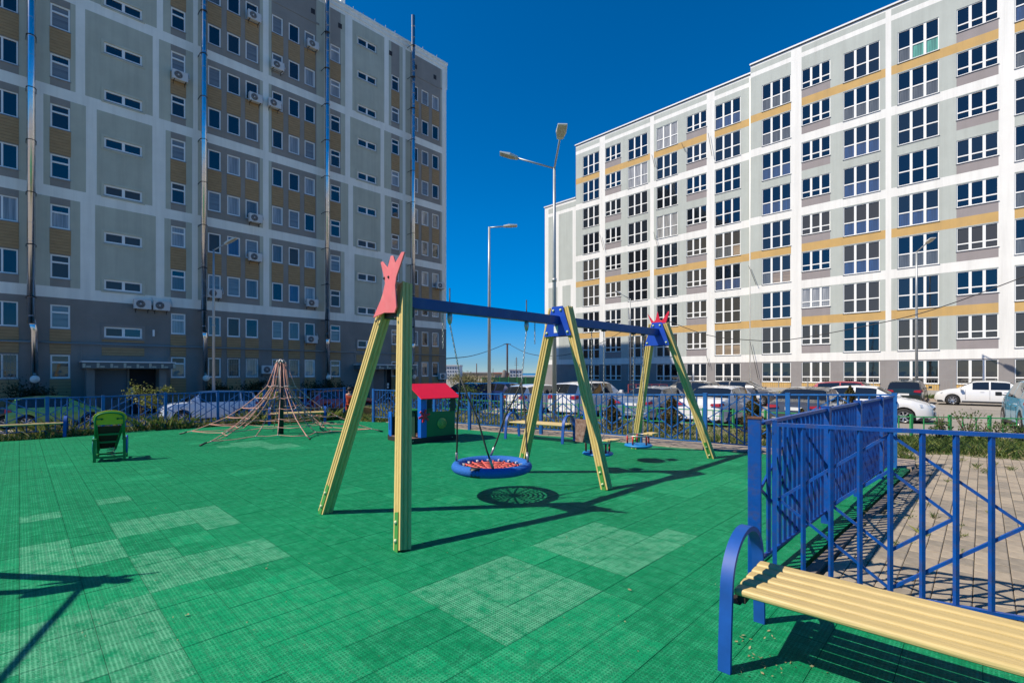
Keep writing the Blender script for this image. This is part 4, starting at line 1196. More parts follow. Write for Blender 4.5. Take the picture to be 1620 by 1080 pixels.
b = MB(); b.bb(.42, Lh, .02, .045, .126, .70); b.obj('side_panel', M_hgreen, th); b = MB(); b.bb(.42, Lh, Dh - .045, Dh - .02, .126, .70); b.obj('side_panel', M_hgreen, th)
b = MB(); b.bb(.26, .41, -.006, .02, .11, 1.08); b.bb(.26, .285, .021, .14, .126, 1.08); b.obj('corner_post', M_hblue, th)
b = MB(); b.bb(.26, .41, Dh - .02, Dh + .006, .11, 1.08); b.obj('corner_post', M_hdark, th)
b = MB(); b.bb(Lh - .14, Lh, .0, .02, .70, 1.08); b.bb(Lh - .02, Lh, .021, .14, .126, 1.08); b.obj('corner_post', M_hdark, th); b = MB(); b.bb(Lh - .14, Lh, Dh - .02, Dh, .70, 1.08); b.obj('corner_post', M_hdark, th)
# front board with a round opening
b = MB(); x0, x1 = .20, .225; cy, cz_, R_ = Dh * .52, .40, .2
ys0, ys1, zz0, zz1 = .16, Dh - .14, .126, .72
n = 32; ring = [(cy + R_ * math.cos(2 * math.pi * k / n), cz_ + R_ * math.sin(2 * math.pi * k / n)) for k in range(n)]
def outer(k):
    a = 2 * math.pi * k / n; c, s_ = math.cos(a), math.sin(a); t = min([(((ys1 if c > 0 else ys0) - cy) / c) if abs(c) > 1e-6 else 9, (((zz1 if s_ > 0 else zz0) - cz_) / s_) if abs(s_) > 1e-6 else 9]); return (cy + c * t, cz_ + s_ * t)
out = [outer(k) for k in range(n)]
vs = [(x, y, z) for x in (x0, x1) for y, z in ring + out]
fs = []
for k in range(n):
    k2 = (k + 1) % n
    fs += [(k, k2, n + k2, n + k), (2 * n + k, 3 * n + k, 3 * n + k2, 2 * n + k2), (k, 2 * n + k, 2 * n + k2, k2)]
b.add(vs, fs); b.obj('front_panel', M_hdark, th)
b = MB(); b.bb(-.004, .02, Dh - .16, Dh - .02, .10, .68); p_ = b.obj('nose_panel', M_hblue, th)
b = MB(); b.bb(-.009, -.005, Dh - .1, Dh - .075, .25, .55); b.obj('slot', M_base, p_)
b = MB(); b.bb(.02, .26, Dh - .045, Dh - .02, .126, .55); b.obj('side_panel', M_hdark, th)
b = MB(); b.bb(.1, .5, .2, Dh - .2, .722, .745); b.obj('shelf_board', M_hgreen, th)
ez, rz_, ov = 1.0, 1.33, .12
for sgn in (0, 1):
    ya, yb = (-ov, Dh / 2) if sgn == 0 else (Dh + ov, Dh / 2)
    b = MB(); pl = [Vector((.16, ya, ez)), Vector((Lh + .12, ya, ez)), Vector((Lh - .06, yb, rz_)), Vector((.16, yb, rz_))]
    pl = [Vector((.2, ya, ez)), Vector((Lh + .08, ya, ez)), Vector((Lh + .08, yb, rz_)), Vector((.2, yb, rz_))]
    b.prism(pl, (0, 0, .02)); r_ = b.obj('roof', M_roofr if sgn == 0 else mat('roof_underside_brown', (.2, .07, .03), .7), th, bevel=.006)
b = MB(); b.prism([Vector((.3, .05, 1.0)), Vector((.3, Dh - .05, 1.0)), Vector((.3, Dh / 2, 1.29))], (.02, 0, 0)); b.obj('gable', M_hdark, th)
b = MB(); R = Matrix.Rotation(math.pi / 2, 4, 'X'); b.lathe([(0, 0), (.125, 0), (.125, .02), (0, .02)], (.84, .02, .42), 32, R); sp_ = b.obj('spiral_disc', mat('disc_olive', (.62, .52, .12), .5), th)
b = MB(); pts = []
for k in range(70):
    a = k * .28; r_ = .012 + .1 * k / 70; pts.append((.84 + r_ * math.cos(a), -.002, .42 + r_ * math.sin(a)))
b.tube(pts, .0045, 5); b.obj('spiral_groove', M_hgreen, sp_)
fl = MB()
for k in range(6):
    a = k * math.pi / 3 + .3; fl.bar((.335 + .03 * math.cos(a), -.03, .62 + .03 * math.sin(a)), (.335 + .15 * math.cos(a), -.03, .62 + .15 * math.sin(a)), .05, .024, up=(0, 1, 0))
fl.lathe([(0, .0), (.045, 0), (.045, .03), (0, .035)], (.335, -.01, .62), 16, R); fl.obj('pinwheel', mat('pinwheel_red', (.75, .02, .04), .4), th, bevel=.004)
b = MB()
for x, y in ((.05, -.014), (Lh - .1, -.014)): b.lathe([(.016, 0), (0, .01)], (x, y, .07), 8, R)
b.obj('bolt', M_cap, th)

# ================================================================== SPRING ROCKER CHAIR
rc = thing('toy_chair', 'small green play chair with a rounded yellow-green headrest, seen from behind', 'play chair', (-7.36, 8.82, 0), math.radians(40))
rc.rotation_euler = (0, 0, math.atan2(-(-7.36), 8.82) * 1.0 + math.radians(-5))
M_yg = leafmat('headrest_lime', (.58, .60, .04), (.66, .66, .06)); M_gr2 = mat('tube_green', (.02, .20, .04), .45); M_brn = mat('slat_maroon', (.12, .015, .012), .6, var=.2)
b = MB(); n = 18; pl = [(-.2, .66), (.2, .66)] + [(.2 + .035 * math.sin(math.pi * k / n), .70 + .0 * k) for k in ()] + [(.24 * math.cos(math.pi * k / n), .76 + .16 * math.sin(math.pi * k / n) ** .7) for k in range(n + 1)]
b.prism([Vector((x, -.02, z)) for x, z in pl], (0, .03, 0)); hr = b.obj('headrest', M_yg, rc, bevel=.006)
b = MB(); b.tube([(-.2, -.035, .45), (-.205, -.035, .72)] + [(-.2 * math.cos(math.pi * k / 12), -.035, .76 + .12 * math.sin(math.pi * k / 12) ** .7) for k in range(13)] + [(.205, -.035, .72), (.2, -.035, .45)], .017, 8); b.obj('tube_frame', M_gr2, rc)
b = MB()
for sx in (-1, 1): b.bar((sx * .2, -.035, .765), (sx * .11, -.035, .765), .02, .02); b.lathe([(.02, 0), (0, .012)], (sx * .11, -.045, .765), 8, R)
b.obj('clasp', M_gr2, hr)
def recl(z): return .22 - (z - .18) * .5
for za, zb in ((.20, .31), (.345, .46), (.495, .635)):
    wa, wb = .10 + .17 * (za - .2), .10 + .17 * (zb - .2); ca_, cb_ = -.06 + .13 * (za - .2), -.06 + .13 * (zb - .2)
    b = MB(); b.prism([Vector((ca_ - wa, recl(za), za)), Vector((ca_ + wa, recl(za), za)), Vector((cb_ + wb, recl(zb), zb)), Vector((cb_ - wb, recl(zb), zb))], (0, .018, 0)); b.obj('back_panel', M_brn, rc, bevel=.004)
for z_ in (.328, .478):
    b = MB(); c0 = -.06 + .13 * (z_ - .2); w0 = .12 + .17 * (z_ - .2); b.bar((c0 - w0, recl(z_) - .01, z_), (c0 + w0, recl(z_) - .01, z_), .03, .035); b.obj('cross_bar', M_gr2, rc)
for sx in (-1, 1):
    b = MB(); b.bar((-.06 + sx * .115, recl(.2) - .012, .18), (sx * .19, recl(.66) - .012, .66), .03, .03); b.obj('back_rail', M_gr2, rc)
for sx in (-1, 1):
    b = MB()
    b.bar((sx * .21, -.08, 0), (sx * .21, -.08, .4), .04, .04); b.bar((sx * .21, .38, 0), (sx * .21, .38, .4), .04, .04); b.bar((sx * .21, -.12, .40), (sx * .21, .42, .40), .06, .03); b.bar((sx * .21, -.08, .08), (sx * .21, .38, .08), .03, .03)
    b.bar((sx * .2, .0, .4), (sx * .19, -.03, .66), .035, .03); b.obj('side_frame', M_gr2, rc)
    b = MB(); b.lathe([(0, 0), (.17, 0), (.17, .02), (0, .02)], (sx * .235 - .01, .12, .27), 24, Matrix.Rotation(math.pi / 2, 4, 'Y')); b.obj('side_disc', M_hblue if sx > 0 else mat('disc_teal', (.02, .25, .3), .5), rc)
b = MB(); b.bar((-.21, -.08, .08), (.21, -.08, .08), .03, .03); b.bar((-.21, .38, .08), (.21, .38, .08), .03, .03); b.bar((-.21, .1, .05), (.21, .1, .05), .06, .02); b.obj('cross_bar', M_gr2, rc)
b = MB(); pts = [(.06 * math.cos(k * .7), .15 + .06 * math.sin(k * .7), .02 + k * .0052) for k in range(40)]; b.tube(pts, .008, 5); b.obj('spring', M_prope, rc)

# ================================================================== TRASH BIN
tb = thing('litter_bin', 'small brown box litter bin beside the bench behind the rope pyramid', 'bin', (at(531, 16.6, 0)), .2)
b = MB(); b.bb(-.2, .2, -.15, .15, 0, .38); b.obj('box', mat('bin_brown', (.04, .015, .01), .6), tb); b = MB(); b.bb(-.22, -.2005, -.15, .15, 0, .38); b.obj('side_board', mat('bin_tan', (.35, .2, .1), .7), tb); b = MB(); b.bb(-.21, .21, -.16, .16, .381, .40); b.obj('rim', M_blk2, tb)

# ================================================================== LAMPS
M_pole = mat('pole_galvanised', (.42, .44, .44), .45, .4, var=.1, vscale=2)
M_head = mat('lamp_head_grey', (.62, .62, .58), .5); M_lens = mat('lamp_lens', (.45, .43, .36), .3)
def lamp(label, base, ztop, arms, r=.075):
    t = thing('street_lamp', label, 'street lamp', base, 0, 'street lamps'); zt = ztop - base.z
    b = MB(); b.tube([(0, 0, 0), (0, 0, zt * .72), (0, 0, zt)], [r * 1.15, r * .8, r * .6], 12); b.obj('pole', M_pole, t)
    b = MB(); b.tube([(0, 0, zt * .55), (0, 0, zt * .55 + .12)], r * 1.12, 12); b.obj('pole_collar', M_pole, t)
    for dx, dy, dz in arms:
        d = Vector((dx, dy, dz)); b = MB(); b.tube([(0, 0, zt - .03), d + Vector((0, 0, zt))], r * .42, 8); a_ = b.obj('arm', M_pole, t)
        h = Vector((dx, dy, 0)).normalized(); e = d + Vector((0, 0, zt)); up = Vector((0, 0, 1)); s_ = h.cross(up)
        dirn = d.normalized(); nz_ = s_.cross(dirn)
        L_, w1, w2, th_ = .62, .10, .17, .07
        def P_(l, w, z): return e + dirn * l + s_ * w + nz_ * z
        vs = [P_(-.05, -w1, .035), P_(-.05, w1, .035), P_(L_ * .4, w2, .06), P_(L_, w2 * .9, .03), P_(L_, -w2 * .9, .03), P_(L_ * .4, -w2, .06)]
        lo = [P_(-.05, -w1, -.03), P_(-.05, w1, -.03), P_(L_ * .4, w2, -.03), P_(L_, w2 * .9, -.015), P_(L_, -w2 * .9, -.015), P_(L_ * .4, -w2, -.03)]
        g = MB(); g.add(vs + lo, [(0, 1, 2, 5), (5, 2, 3, 4), (11, 8, 7, 6), (10, 9, 8, 11)] + [(k, 6 + k, 6 + (k + 1) % 6, (k + 1) % 6) for k in range(6)]); ho = g.obj('lamp_head', M_head, t, bevel=.01)
        g = MB(); g.add([P_(.06, -w1, -.034), P_(.06, w1, -.034), P_(L_ * .9, w2 * .8, -.024), P_(L_ * .9, -w2 * .8, -.024)], [(0, 1, 2, 3)]); g.obj('lens', M_lens, ho)
    return t
p = at(877, 17.5, -.15); lamp('tall street lamp with two arms before the sunlit block', p, 9.06, [(-1.38, 0, .35), (.06, -1.5, .35)])
p = at(774, 23.6, -.25); lamp('street lamp with one short arm to the right, alone against the sky', p, 8.75, [(.75, 0, .03)], .08)
p = at(338, 24.6, -.9); lamp('slim street lamp before the grey block, behind the pale hatchback', p, 7.9, [(.55, .1, .33)], .07)
p = at(1450, 32.5, -.3); lamp('street lamp before the sunlit block, above the black estate car', p, 9.8, [(-.15, -1.0, .3)], .08)
p = at(997, 46, -.5); lamp('distant thin lamp in the gap of the swing frames, before the sunlit block', p, 8.7, [(-.9, 0, .45)], .09)

# ================================================================== GREEN LOW RAIL
M_grail = mat('rail_paint_green', (.035, .30, .09), .5, var=.15)
gr = thing('low_green_rail', 'low green metal rail between the grass verge and the parking lot', 'railing', rail_pts[1])
rps = resample(rail_pts[1:], 27); Pz = rail_pts[1]
for i, p in enumerate(rps):
    q0 = Vector((p.x - Pz.x, p.y - Pz.y, 0)); g0 = -.16
    k = ('gpost',)
    if k not in _bars: b = MB(); b.box((0, 0, .30), (.06, .06, .66)); _bars[k] = b.mesh('post', M_grail)
    place('post', _bars[k], gr, q0 + Vector((0, 0, g0)))
    if i < len(rps) - 1:
        n_ = rps[i + 1]; q1 = Vector((n_.x - Pz.x, n_.y - Pz.y, 0))
        for z in (.56, .12): bar_obj('rail', q0 + Vector((0, 0, g0 + z)), q1 + Vector((0, 0, g0 + z)), .03, .03, gr, M_grail)
        for f in (.33, .67): pm_ = q0.lerp(q1, f); bar_obj('upright', pm_ + Vector((0, 0, g0 + .13)), pm_ + Vector((0, 0, g0 + .55)), .022, .022, gr, M_grail)
        a_, c_ = q0.lerp(q1, .33), q0.lerp(q1, .67); bar_obj('cross_bar', a_ + Vector((0, 0, g0 + .38)), c_ + Vector((0, 0, g0 + .38)), .02, .02, gr, M_grail)

# lawn strip + kerb along the right block, footway along the left block
def along(P, D, N, a0, a1, n0, n1, z0, z1, name, m, label, bump_=False):
    b = MB(); p = [P + D * a0 + N * n0, P + D * a1 + N * n0, P + D * a1 + N * n1, P + D * a0 + N * n1]
    b.prism([Vector((v.x, v.y, z0)) for v in p], (0, 0, z1 - z0)); o = b.obj(name, m); struct(o); tag(o, label); return o
NR = Vector((WR.y, -WR.x, 0)); OR0 = Vector((OR.x, OR.y, 0))
if NR.dot(-OR0) < 0: NR = -NR
along(OR0, WR, NR, tR(1060), tR(1900), 2.35, 4.6, -.5, -.14, 'lawn_strip', M_soil, 'narrow lawn strip under the terrace wall of the sunlit block')
along(OR0, WR, NR, tR(1060), tR(1900), 4.6, 4.75, -.5, -.12, 'kerb', M_conc, 'pale kerb of the road before the sunlit block')
along(OR0, WR, NR, tR(1060), tR(1900), .36, 2.04, -.5, .34, 'terrace', M_conc, 'raised terrace at the foot of the sunlit block')
NL = Vector((UU.y, -UU.x, 0)); OL0 = Vector((OL.x, OL.y, 0))
along(OL0, UU, NL, tL(-200), tL(706), .05, 1.6, -1.2, -.85, 'footway', M_conc, 'concrete apron along the grey block')
along(OL0, UU, NL, tL(-200), tL(706), 2.6, 2.75, -1.2, -.80, 'kerb', M_conc, 'concrete kerb before the grey block')

# ================================================================== CARS
def paint(name, c, metal=0.): return mat(name, c, .28, metal, coat=.9)
M_cg = glass('car_glass', (.012, .014, .016), .03, 1.8)
M_tyre = mat('tyre_rubber', (.018, .018, .018), .85); M_rim = mat('rim_alloy', (.55, .55, .56), .3, .8); M_trim = mat('trim_black', (.015, .015, .016), .5)
M_tail = mat('tail_lamp_red', (.30, .004, .006), .3, coat=.3); M_hl = mat('headlamp_clear', (.65, .68, .7), .12, .3); M_plate = mat('number_plate_white', (.7, .7, .68), .5)
KIND = dict(
    sedan=[(0, .60, 0), (.012, .86, 0), (.05, .97, 0), (.15, 1.01, 0), (.17, 1.03, 3), (.30, 1.36, 1), (.34, 1.40, 1), (.47, 1.44, 2), (.485, 1.44, 1), (.60, 1.42, 1), (.635, 1.39, 4), (.765, 1.00, 0), (.87, .93, 0), (.955, .80, 0), (.99, .66, 0), (1, .50, 0)],
    hatch=[(0, .62, 0), (.008, .92, 3), (.085, 1.38, 0), (.11, 1.41, 1), (.22, 1.46, 1), (.36, 1.49, 2), (.375, 1.49, 1), (.52, 1.48, 1), (.60, 1.44, 4), (.775, 1.02, 0), (.88, .93, 0), (.96, .80, 0), (.99, .66, 0), (1, .48, 0)],
    wagon=[(0, .62, 0), (.008, .95, 3), (.07, 1.36, 0), (.09, 1.40, 1), (.20, 1.43, 2), (.215, 1.43, 1), (.34, 1.46, 1), (.46, 1.46, 2), (.475, 1.46, 1), (.60, 1.44, 1), (.64, 1.40, 4), (.77, 1.02, 0), (.88, .94, 0), (.955, .82, 0), (.99, .68, 0), (1, .50, 0)],
    suv=[(0, .66, 0), (.008, 1.02, 3), (.055, 1.52, 0), (.07, 1.57, 1), (.20, 1.62, 2), (.215, 1.62, 1), (.34, 1.64, 1), (.46, 1.65, 2), (.475, 1.65, 1), (.60, 1.62, 1), (.65, 1.56, 4), (.77, 1.12, 0), (.89, 1.06, 0), (.965, .95, 0), (.99, .78, 0), (1, .55, 0)])
# code after each station: 0 body, 1 side glass (roof above), 2 pillar, 3 rear window, 4 windscreen
def lerp_tab(tab, x):
    for (a, u), (c, v) in zip(tab, tab[1:]):
        if x <= c: return u + (v - u) * (x - a) / (c - a)
    return tab[-1][1]
def car(name, label, kind, L, W_, H, col, loc, head, group='cars parked round the playground', mirror_col=None):
    prof_ = KIND[kind]; hz = H / max(z for _, z, _ in prof_)
    body = col
    t = thing(name, label, 'car', loc, head, group)
    hw = W_ / 2; st = []
    belt0 = {'sedan': .93, 'hatch': .97, 'wagon': .96, 'suv': 1.08}[kind]
    gh0 = next(x for x, z, c in prof_ if c == 3); gh1 = next(prof_[i + 1][0] for i, (x, z, c) in enumerate(prof_) if c == 4)
    gr_ = .17 if kind != 'suv' else .2
    R_w = .31 if kind != 'suv' else .34
    # resample: insert wheel-arch stations so the sills can be cut round the wheels
    stn = list(prof_); ins = []
    for xc in (.19, .82):
        for dd in (-1.16, -1.0, -.7, -.35, 0, .35, .7, 1.0, 1.16): ins.append(xc + dd * R_w / L)
    xs_ = sorted(set([p[0] for p in prof_] + ins))
    full = []
    for x in xs_:
        k = max(i for i in range(len(prof_)) if prof_[i][0] <= x + 1e-9); k = min(k, len(prof_) - 2)
        f = (x - prof_[k][0]) / (prof_[k + 1][0] - prof_[k][0]); full.append((x, prof_[k][1] + (prof_[k + 1][1] - prof_[k][1]) * f, prof_[k][2] if k < len(prof_) - 1 else 0))
    for x, z, c in full:
        z *= hz; wf = lerp_tab([(0, .88), (.02, .95), (.1, .99), (.3, 1), (.7, 1), (.88, .97), (.96, .88), (.99, .76), (1, .70)], x)
        w = hw * wf; belt = belt0 * hz * (1 + .0) - .06 * (x > .7) * 0
        inside = gh0 - 1e-6 <= x <= gh1 + 1e-6
        zb = .2 + (.1 if x < .02 or x > .98 else 0)
        arch = 0
        for xc in (.19, .82):
            dxm = (x - xc) * L
            if abs(dxm) < R_w * 1.15: arch = max(arch, math.sqrt(max(0, (R_w * 1.15) ** 2 - dxm ** 2)) + R_w)
        z0 = max(zb, arch); z1 = max(z0 + .01, .34 * hz); z2 = max(z1 + .02, .56 * hz)
        if inside:
            zt = max(z, belt + .02); fr = (zt - belt) / max(.01, (H - belt)); rw_ = w * (.955 - .20 * min(1, fr))
            sec = [(w * .95, z0), (w * .99, z1), (w, z2), (w * .985, (z2 + belt) / 2 + .03), (w * .955, belt), (rw_, zt - .06 * fr - .005), (rw_ * .84, zt - .008), (0, zt + .012)]
        else:
            zt = z; b2_ = min(belt, zt - .03)
            sec = [(w * .95, min(z0, zt - .12)), (w * .99, min(z1, zt - .10)), (w, min(z2, zt - .08)), (w * .985, min((z2 + b2_) / 2 + .03, zt - .06)), (w * .94, b2_), (w * .88, zt - .015), (w * .62, zt), (0, zt + .012)]
        st.append((x, c, sec, z0))
    b = MB(); g_side = {}; seg = 0; segs = []; g_f = MB(); g_r = MB()
    def V(i, j, s): x, c, sec, z0 = st[i]; return ((x - .5) * L, s * sec[j][0], sec[j][1])
    for i in range(len(st)):
        if st[i][1] != 1: seg += 1
        segs.append(seg)
    for s in (-1, 1):
        for i in range(len(st) - 1):
            c = st[i][1]
            for j in range(7):
                quad = [V(i, j, s), V(i + 1, j, s), V(i + 1, j + 1, s), V(i, j + 1, s)]
                if s > 0: quad.reverse()
                tgt, sm = b, True
                if j == 4 and c == 1: tgt = g_side.setdefault((s, segs[i]), MB())
                if j >= 5 and c == 3: tgt = g_r
                if j >= 5 and c == 4: tgt = g_f
                if j == 4 and c in (3, 4):
                    # triangular quarter light in the lower half of the sloping pillar
                    tgt = b
                tgt.add(quad, [(0, 1, 2, 3)], 0, sm)
    for i, rev_ in ((0, False), (len(st) - 1, True)):
        pts = [V(i, j, 1) for j in range(8)] + [V(i, j, -1) for j in range(6, -1, -1)]
        if not rev_: pts = pts[::-1]
        b.add(pts, [tuple(range(len(pts)))])
    pts = None
    # merge doubles for smooth shading
    def fin(m_, nm, mt, par, merge=True):
        o = m_.obj(nm, mt, par, fix=False); bm = bmesh.new(); bm.from_mesh(o.data); bmesh.ops.remove_doubles(bm, verts=bm.verts, dist=.002); bmesh.ops.recalc_face_normals(bm, faces=bm.faces); bm.to_mesh(o.data); bm.free()
        return o
    bo = fin(b, 'body', body, t)
    e = bo.modifiers.new('edge', 'EDGE_SPLIT'); e.split_angle = math.radians(38)
    # thin sealing gaps: glass sits flush, framed by dark trim
    [fin(g, 'side_window', M_cg, t) for g in g_side.values()]; fin(g_r, 'rear_window', M_cg, t); fin(g_f, 'windscreen', M_cg, t)
    u = MB(); u.bb(-L * .47, L * .47, -hw * .9, hw * .9, .17, .3); u.obj('underbody', M_trim, t)
    ms = MB()
    for xc in (.19, .82):
        for s in (-1, 1): ms.lathe([(0, 0), (R_w * 1.16, 0)], ((xc - .5) * L, s * hw * .78, R_w), 24, Matrix.Rotation(math.pi / 2, 4, 'X'))
    ms.obj('wheel_well', M_trim, t)
    wm = MB(); Rx = Matrix.Rotation(math.pi / 2, 4, 'X')
    wm.lathe([(R_w * .62, -.1), (R_w * .94, -.1), (R_w, -.07), (R_w, .07), (R_w * .94, .1), (R_w * .62, .1)], n=28, M=Rx, cap=False); wme = wm.mesh('tyre', M_tyre)
    rm = MB(); rm.lathe([(R_w * .63, -.09), (R_w * .63, .09)], n=24, M=Rx, cap=False)
    for k in range(7):
        a = 2 * math.pi * k / 7; d = Vector((math.cos(a), 0, math.sin(a)))
        for sy in (-1, 1): rm.bar(d * .03 + Vector((0, sy * .075, 0)), d * R_w * .62 + Vector((0, sy * .085, 0)), .045, .02, up=(0, 1, 0))
    rm.lathe([(0, -.08), (.05, -.08), (.05, .08), (0, .08)], n=12, M=Rx)
    for k in (-1, 1): rm.torus((0, k * .088, 0), R_w * .61, .012, 24, 5, M=Rx)
    rme = rm.mesh('rim', M_rim)
    for xc in (.19, .82):
        for s in (-1, 1):
            w_ = place('wheel', wme, t, ((xc - .5) * L, s * (hw - .105), R_w)); place('rim', rme, w_, (0, 0, 0))
    # lights
    def onbody(x, j, s, out=.008):
        k = max(i for i in range(len(st)) if st[i][0] <= x + 1e-9); k = min(k, len(st) - 2); f = (x - st[k][0]) / (st[k + 1][0] - st[k][0])
        a_, c_ = Vector(V(k, j, s)), Vector(V(k + 1, j, s)); p = a_.lerp(c_, f); return p
    zt_ = {'sedan': (.74, .86), 'hatch': (.76, .94), 'wagon': (.76, .92), 'suv': (.86, 1.02)}[kind]
    for s in (-1, 1):
        y1 = hw * .9
        m_ = MB(); z0, z1 = zt_[0] * hz, zt_[1] * hz; xr = -L / 2
        m_.add([(xr - .012, s * hw * .52, z0 + .03), (xr - .012, s * hw * .885, z0), (xr + .20, s * (hw * .985 + .012), z0 + .05), (xr + .16, s * (hw * .965 + .012), z1), (xr - .004 + .02, s * hw * .87, z1), (xr + .0, s * hw * .56, z1 - .02)], [(0, 1, 4, 5), (1, 2, 3, 4)])
        m_.add([(xr + .06, s * hw * .5, z0 + .03), (xr + .06, s * hw * .8, z0), (xr + .2, s * hw * .9, z0 + .05), (xr + .16, s * hw * .9, z1), (xr + .08, s * hw * .8, z1), (xr + .07, s * hw * .5, z1 - .02)], [])
        o = m_.obj('tail_light', M_tail, t); sm_ = o.modifiers.new('solid', 'SOLIDIFY'); sm_.thickness = .03; sm_.offset = 0
        m_ = MB(); xf = L / 2; zh = .62 * hz if kind != 'suv' else .74 * hz
        m_.add([(xf - .02, s * hw * .45, zh + .01), (xf - .05, s * hw * .74, zh - .02), (xf - .36, s * (hw * .90 + .02), zh + .06), (xf - .40, s * (hw * .885 + .012), zh + .16), (xf - .12, s * hw * .72, zh + .12), (xf - .05, s * hw * .47, zh + .09)], [(0, 1, 4, 5), (1, 2, 3, 4)])
        o = m_.obj('headlight', M_hl, t); sm_ = o.modifiers.new('solid', 'SOLIDIFY'); sm_.thickness = .05; sm_.offset = 0
        m_ = MB(); mx = (prof_[-5][0] - .5 - .035) * L if kind != 'sedan' else (.745 - .5) * L; m_.bar((mx, s * hw * .93, belt0 * hz + .02), (mx, s * (hw + .08), belt0 * hz + .05), .05, .03); m_.bb(mx - .06, mx + .06, min(s * (hw + .06), s * (hw + .22)), max(s * (hw + .06), s * (hw + .22)), belt0 * hz, belt0 * hz + .14)
        m_.obj('mirror', mirror_col or body, t, bevel=.02)
        for xd in (.32, .53):
            m_ = MB(); m_.bb((xd - .5) * L, (xd - .5) * L + .16, min(s * (hw * .985), s * (hw * .985 + .025)), max(s * (hw * .985), s * (hw * .985 + .025)), .80 * hz, .83 * hz); m_.obj('door_handle', body, t)
        m_ = MB()
        for xd in (.30, .478, .70):
            for z0, z1, yy in ((.36, .57, .998), (.57, .82, .996), (.82, belt0, .975)): m_.bar(((xd - .5) * L, s * hw * yy, z0 * hz), ((xd - .5) * L, s * hw * (yy - (.02 if z1 == belt0 else .002)), z1 * hz), .008, .012, up=(0, s, 0))
        stuff(m_.obj('door_gap', M_trim, t))
        m_ = MB(); m_.bb(-L * .31 + .38, L * .31 - .36, min(s * (hw * .96), s * (hw + .004)), max(s * (hw * .96), s * (hw + .004)), .19, .27); m_.obj('sill', M_trim, t)
    m_ = MB(); m_.bb(-L / 2 - .02, -L / 2 + .1, -hw * .8, hw * .8, .26, .42); m_.obj('rear_bumper', M_trim if kind in ('suv',) else body, t, bevel=.03)
    m_ = MB(); m_.bb(L / 2 - .1, L / 2 + .012, -hw * .62, hw * .62, .28, .44); m_.bb(L / 2 - .06, L / 2 + .008, -hw * .38, hw * .38, .56 * hz, .64 * hz); m_.obj('grille', M_trim, t, bevel=.015)
    for s, x in ((-1, -L / 2 - .016), (1, L / 2 + .02)):
        m_ = MB(); z = (.62 if kind in ('hatch', 'wagon', 'suv') else .68) if s < 0 else .36
        m_.bb(x - .005, x + .005, -.26, .26, z, z + .11); m_.obj('number_plate', M_plate, t)
    return t
hu, hv, hnv = ang(UU), ang(VR), ang(-VR)
def cpos(px, Y, z): return at(px, Y, z)
car('parked_car', 'small green hatchback behind the left fence', 'hatch', 3.5, 1.55, 1.48, paint('paint_green', (.12, .36, .09)), cpos(92, 23.2, -.95), hu)
car('parked_car', 'pale grey boxy crossover behind the rope pyramid, dark roof windows', 'suv', 4.2, 1.75, 1.6, paint('paint_silver_pale', (.58, .66, .78)), cpos(332, 24.8, -.9), hu + math.pi)
car('parked_car', 'red hatchback partly hidden by the near swing leg', 'hatch', 4.1, 1.7, 1.45, paint('paint_red', (.33, .008, .012)), cpos(540, 29.5, -.85), hu)
car('parked_car', 'dark green car at the far left edge behind the blue fence', 'sedan', 4.3, 1.7, 1.42, paint('paint_dark_blue_green', (.02, .05, .07)), cpos(-62, 21.2, -.95), hu)
car('parked_car', 'white hatchback seen from behind, left of the middle swing legs', 'hatch', 4.2, 1.72, 1.5, paint('paint_white', (.72, .72, .71)), cpos(853, 26.5, -.5), hu)
car('parked_car', 'dark navy estate car left of the white hatchback', 'wagon', 4.6, 1.78, 1.5, paint('paint_navy', (.012, .025, .10)), cpos(800, 31, -.5), hnv)
car('parked_car', 'dark car farthest left in the gap, beside the single-arm lamp', 'sedan', 4.4, 1.74, 1.42, paint('paint_black_blue', (.012, .02, .035)), cpos(744, 34, -.5), hnv)
car('parked_car', 'white estate car with red tail lamp seen between the middle swing legs', 'wagon', 4.6, 1.78, 1.62, paint('paint_white', (.72, .72, .71)), cpos(935, 23.5, -.42), hu)
car('parked_car', 'silver blue sedan behind the far swing frame', 'sedan', 4.5, 1.75, 1.44, paint('paint_silver_blue', (.22, .27, .34), .4), cpos(1040, 21.5, -.42), hu)
car('parked_car', 'white sedan with long red tail lamps, right of the far swing leg', 'sedan', 4.6, 1.78, 1.46, paint('paint_white', (.72, .72, .71)), cpos(1142, 19.2, -.35), hu)
car('parked_car', 'black compact car in the second row behind the silver sedan', 'hatch', 4.0, 1.7, 1.5, paint('paint_black', (.012, .013, .014)), cpos(1088, 30, -.4), hv)
car('parked_car', 'dark grey sedan behind the right end of the back fence', 'sedan', 4.5, 1.76, 1.44, paint('paint_graphite', (.09, .09, .095), .4), cpos(1282, 18.0, -.35), hu)
car('parked_car', 'dark grey car with roof rails between the white sedan and the block', 'hatch', 4.2, 1.76, 1.5, paint('paint_graphite', (.09, .09, .095), .4), cpos(1175, 30.5, -.38), hnv)
car('parked_car', 'white sedan in side view, its alloy wheel by the fence corner', 'sedan', 4.6, 1.78, 1.45, paint('paint_white', (.72, .72, .71)), cpos(1362, 19.9, -.36), hnv)
car('parked_car', 'crimson hatchback roof showing above the white sedan', 'hatch', 4.0, 1.7, 1.52, paint('paint_crimson', (.33, .012, .03)), cpos(1352, 26, -.36), hnv)
car('parked_car', 'black estate car seen from behind with red lamp', 'wagon', 4.5, 1.76, 1.5, paint('paint_black_green', (.012, .022, .018)), cpos(1436, 30.3, -.34), hu)
car('parked_car', 'white low sedan on the road facing left, alloy wheels', 'sedan', 4.6, 1.8, 1.45, paint('paint_white', (.72, .72, .71)), cpos(1562, 28.2, -.3), hv)
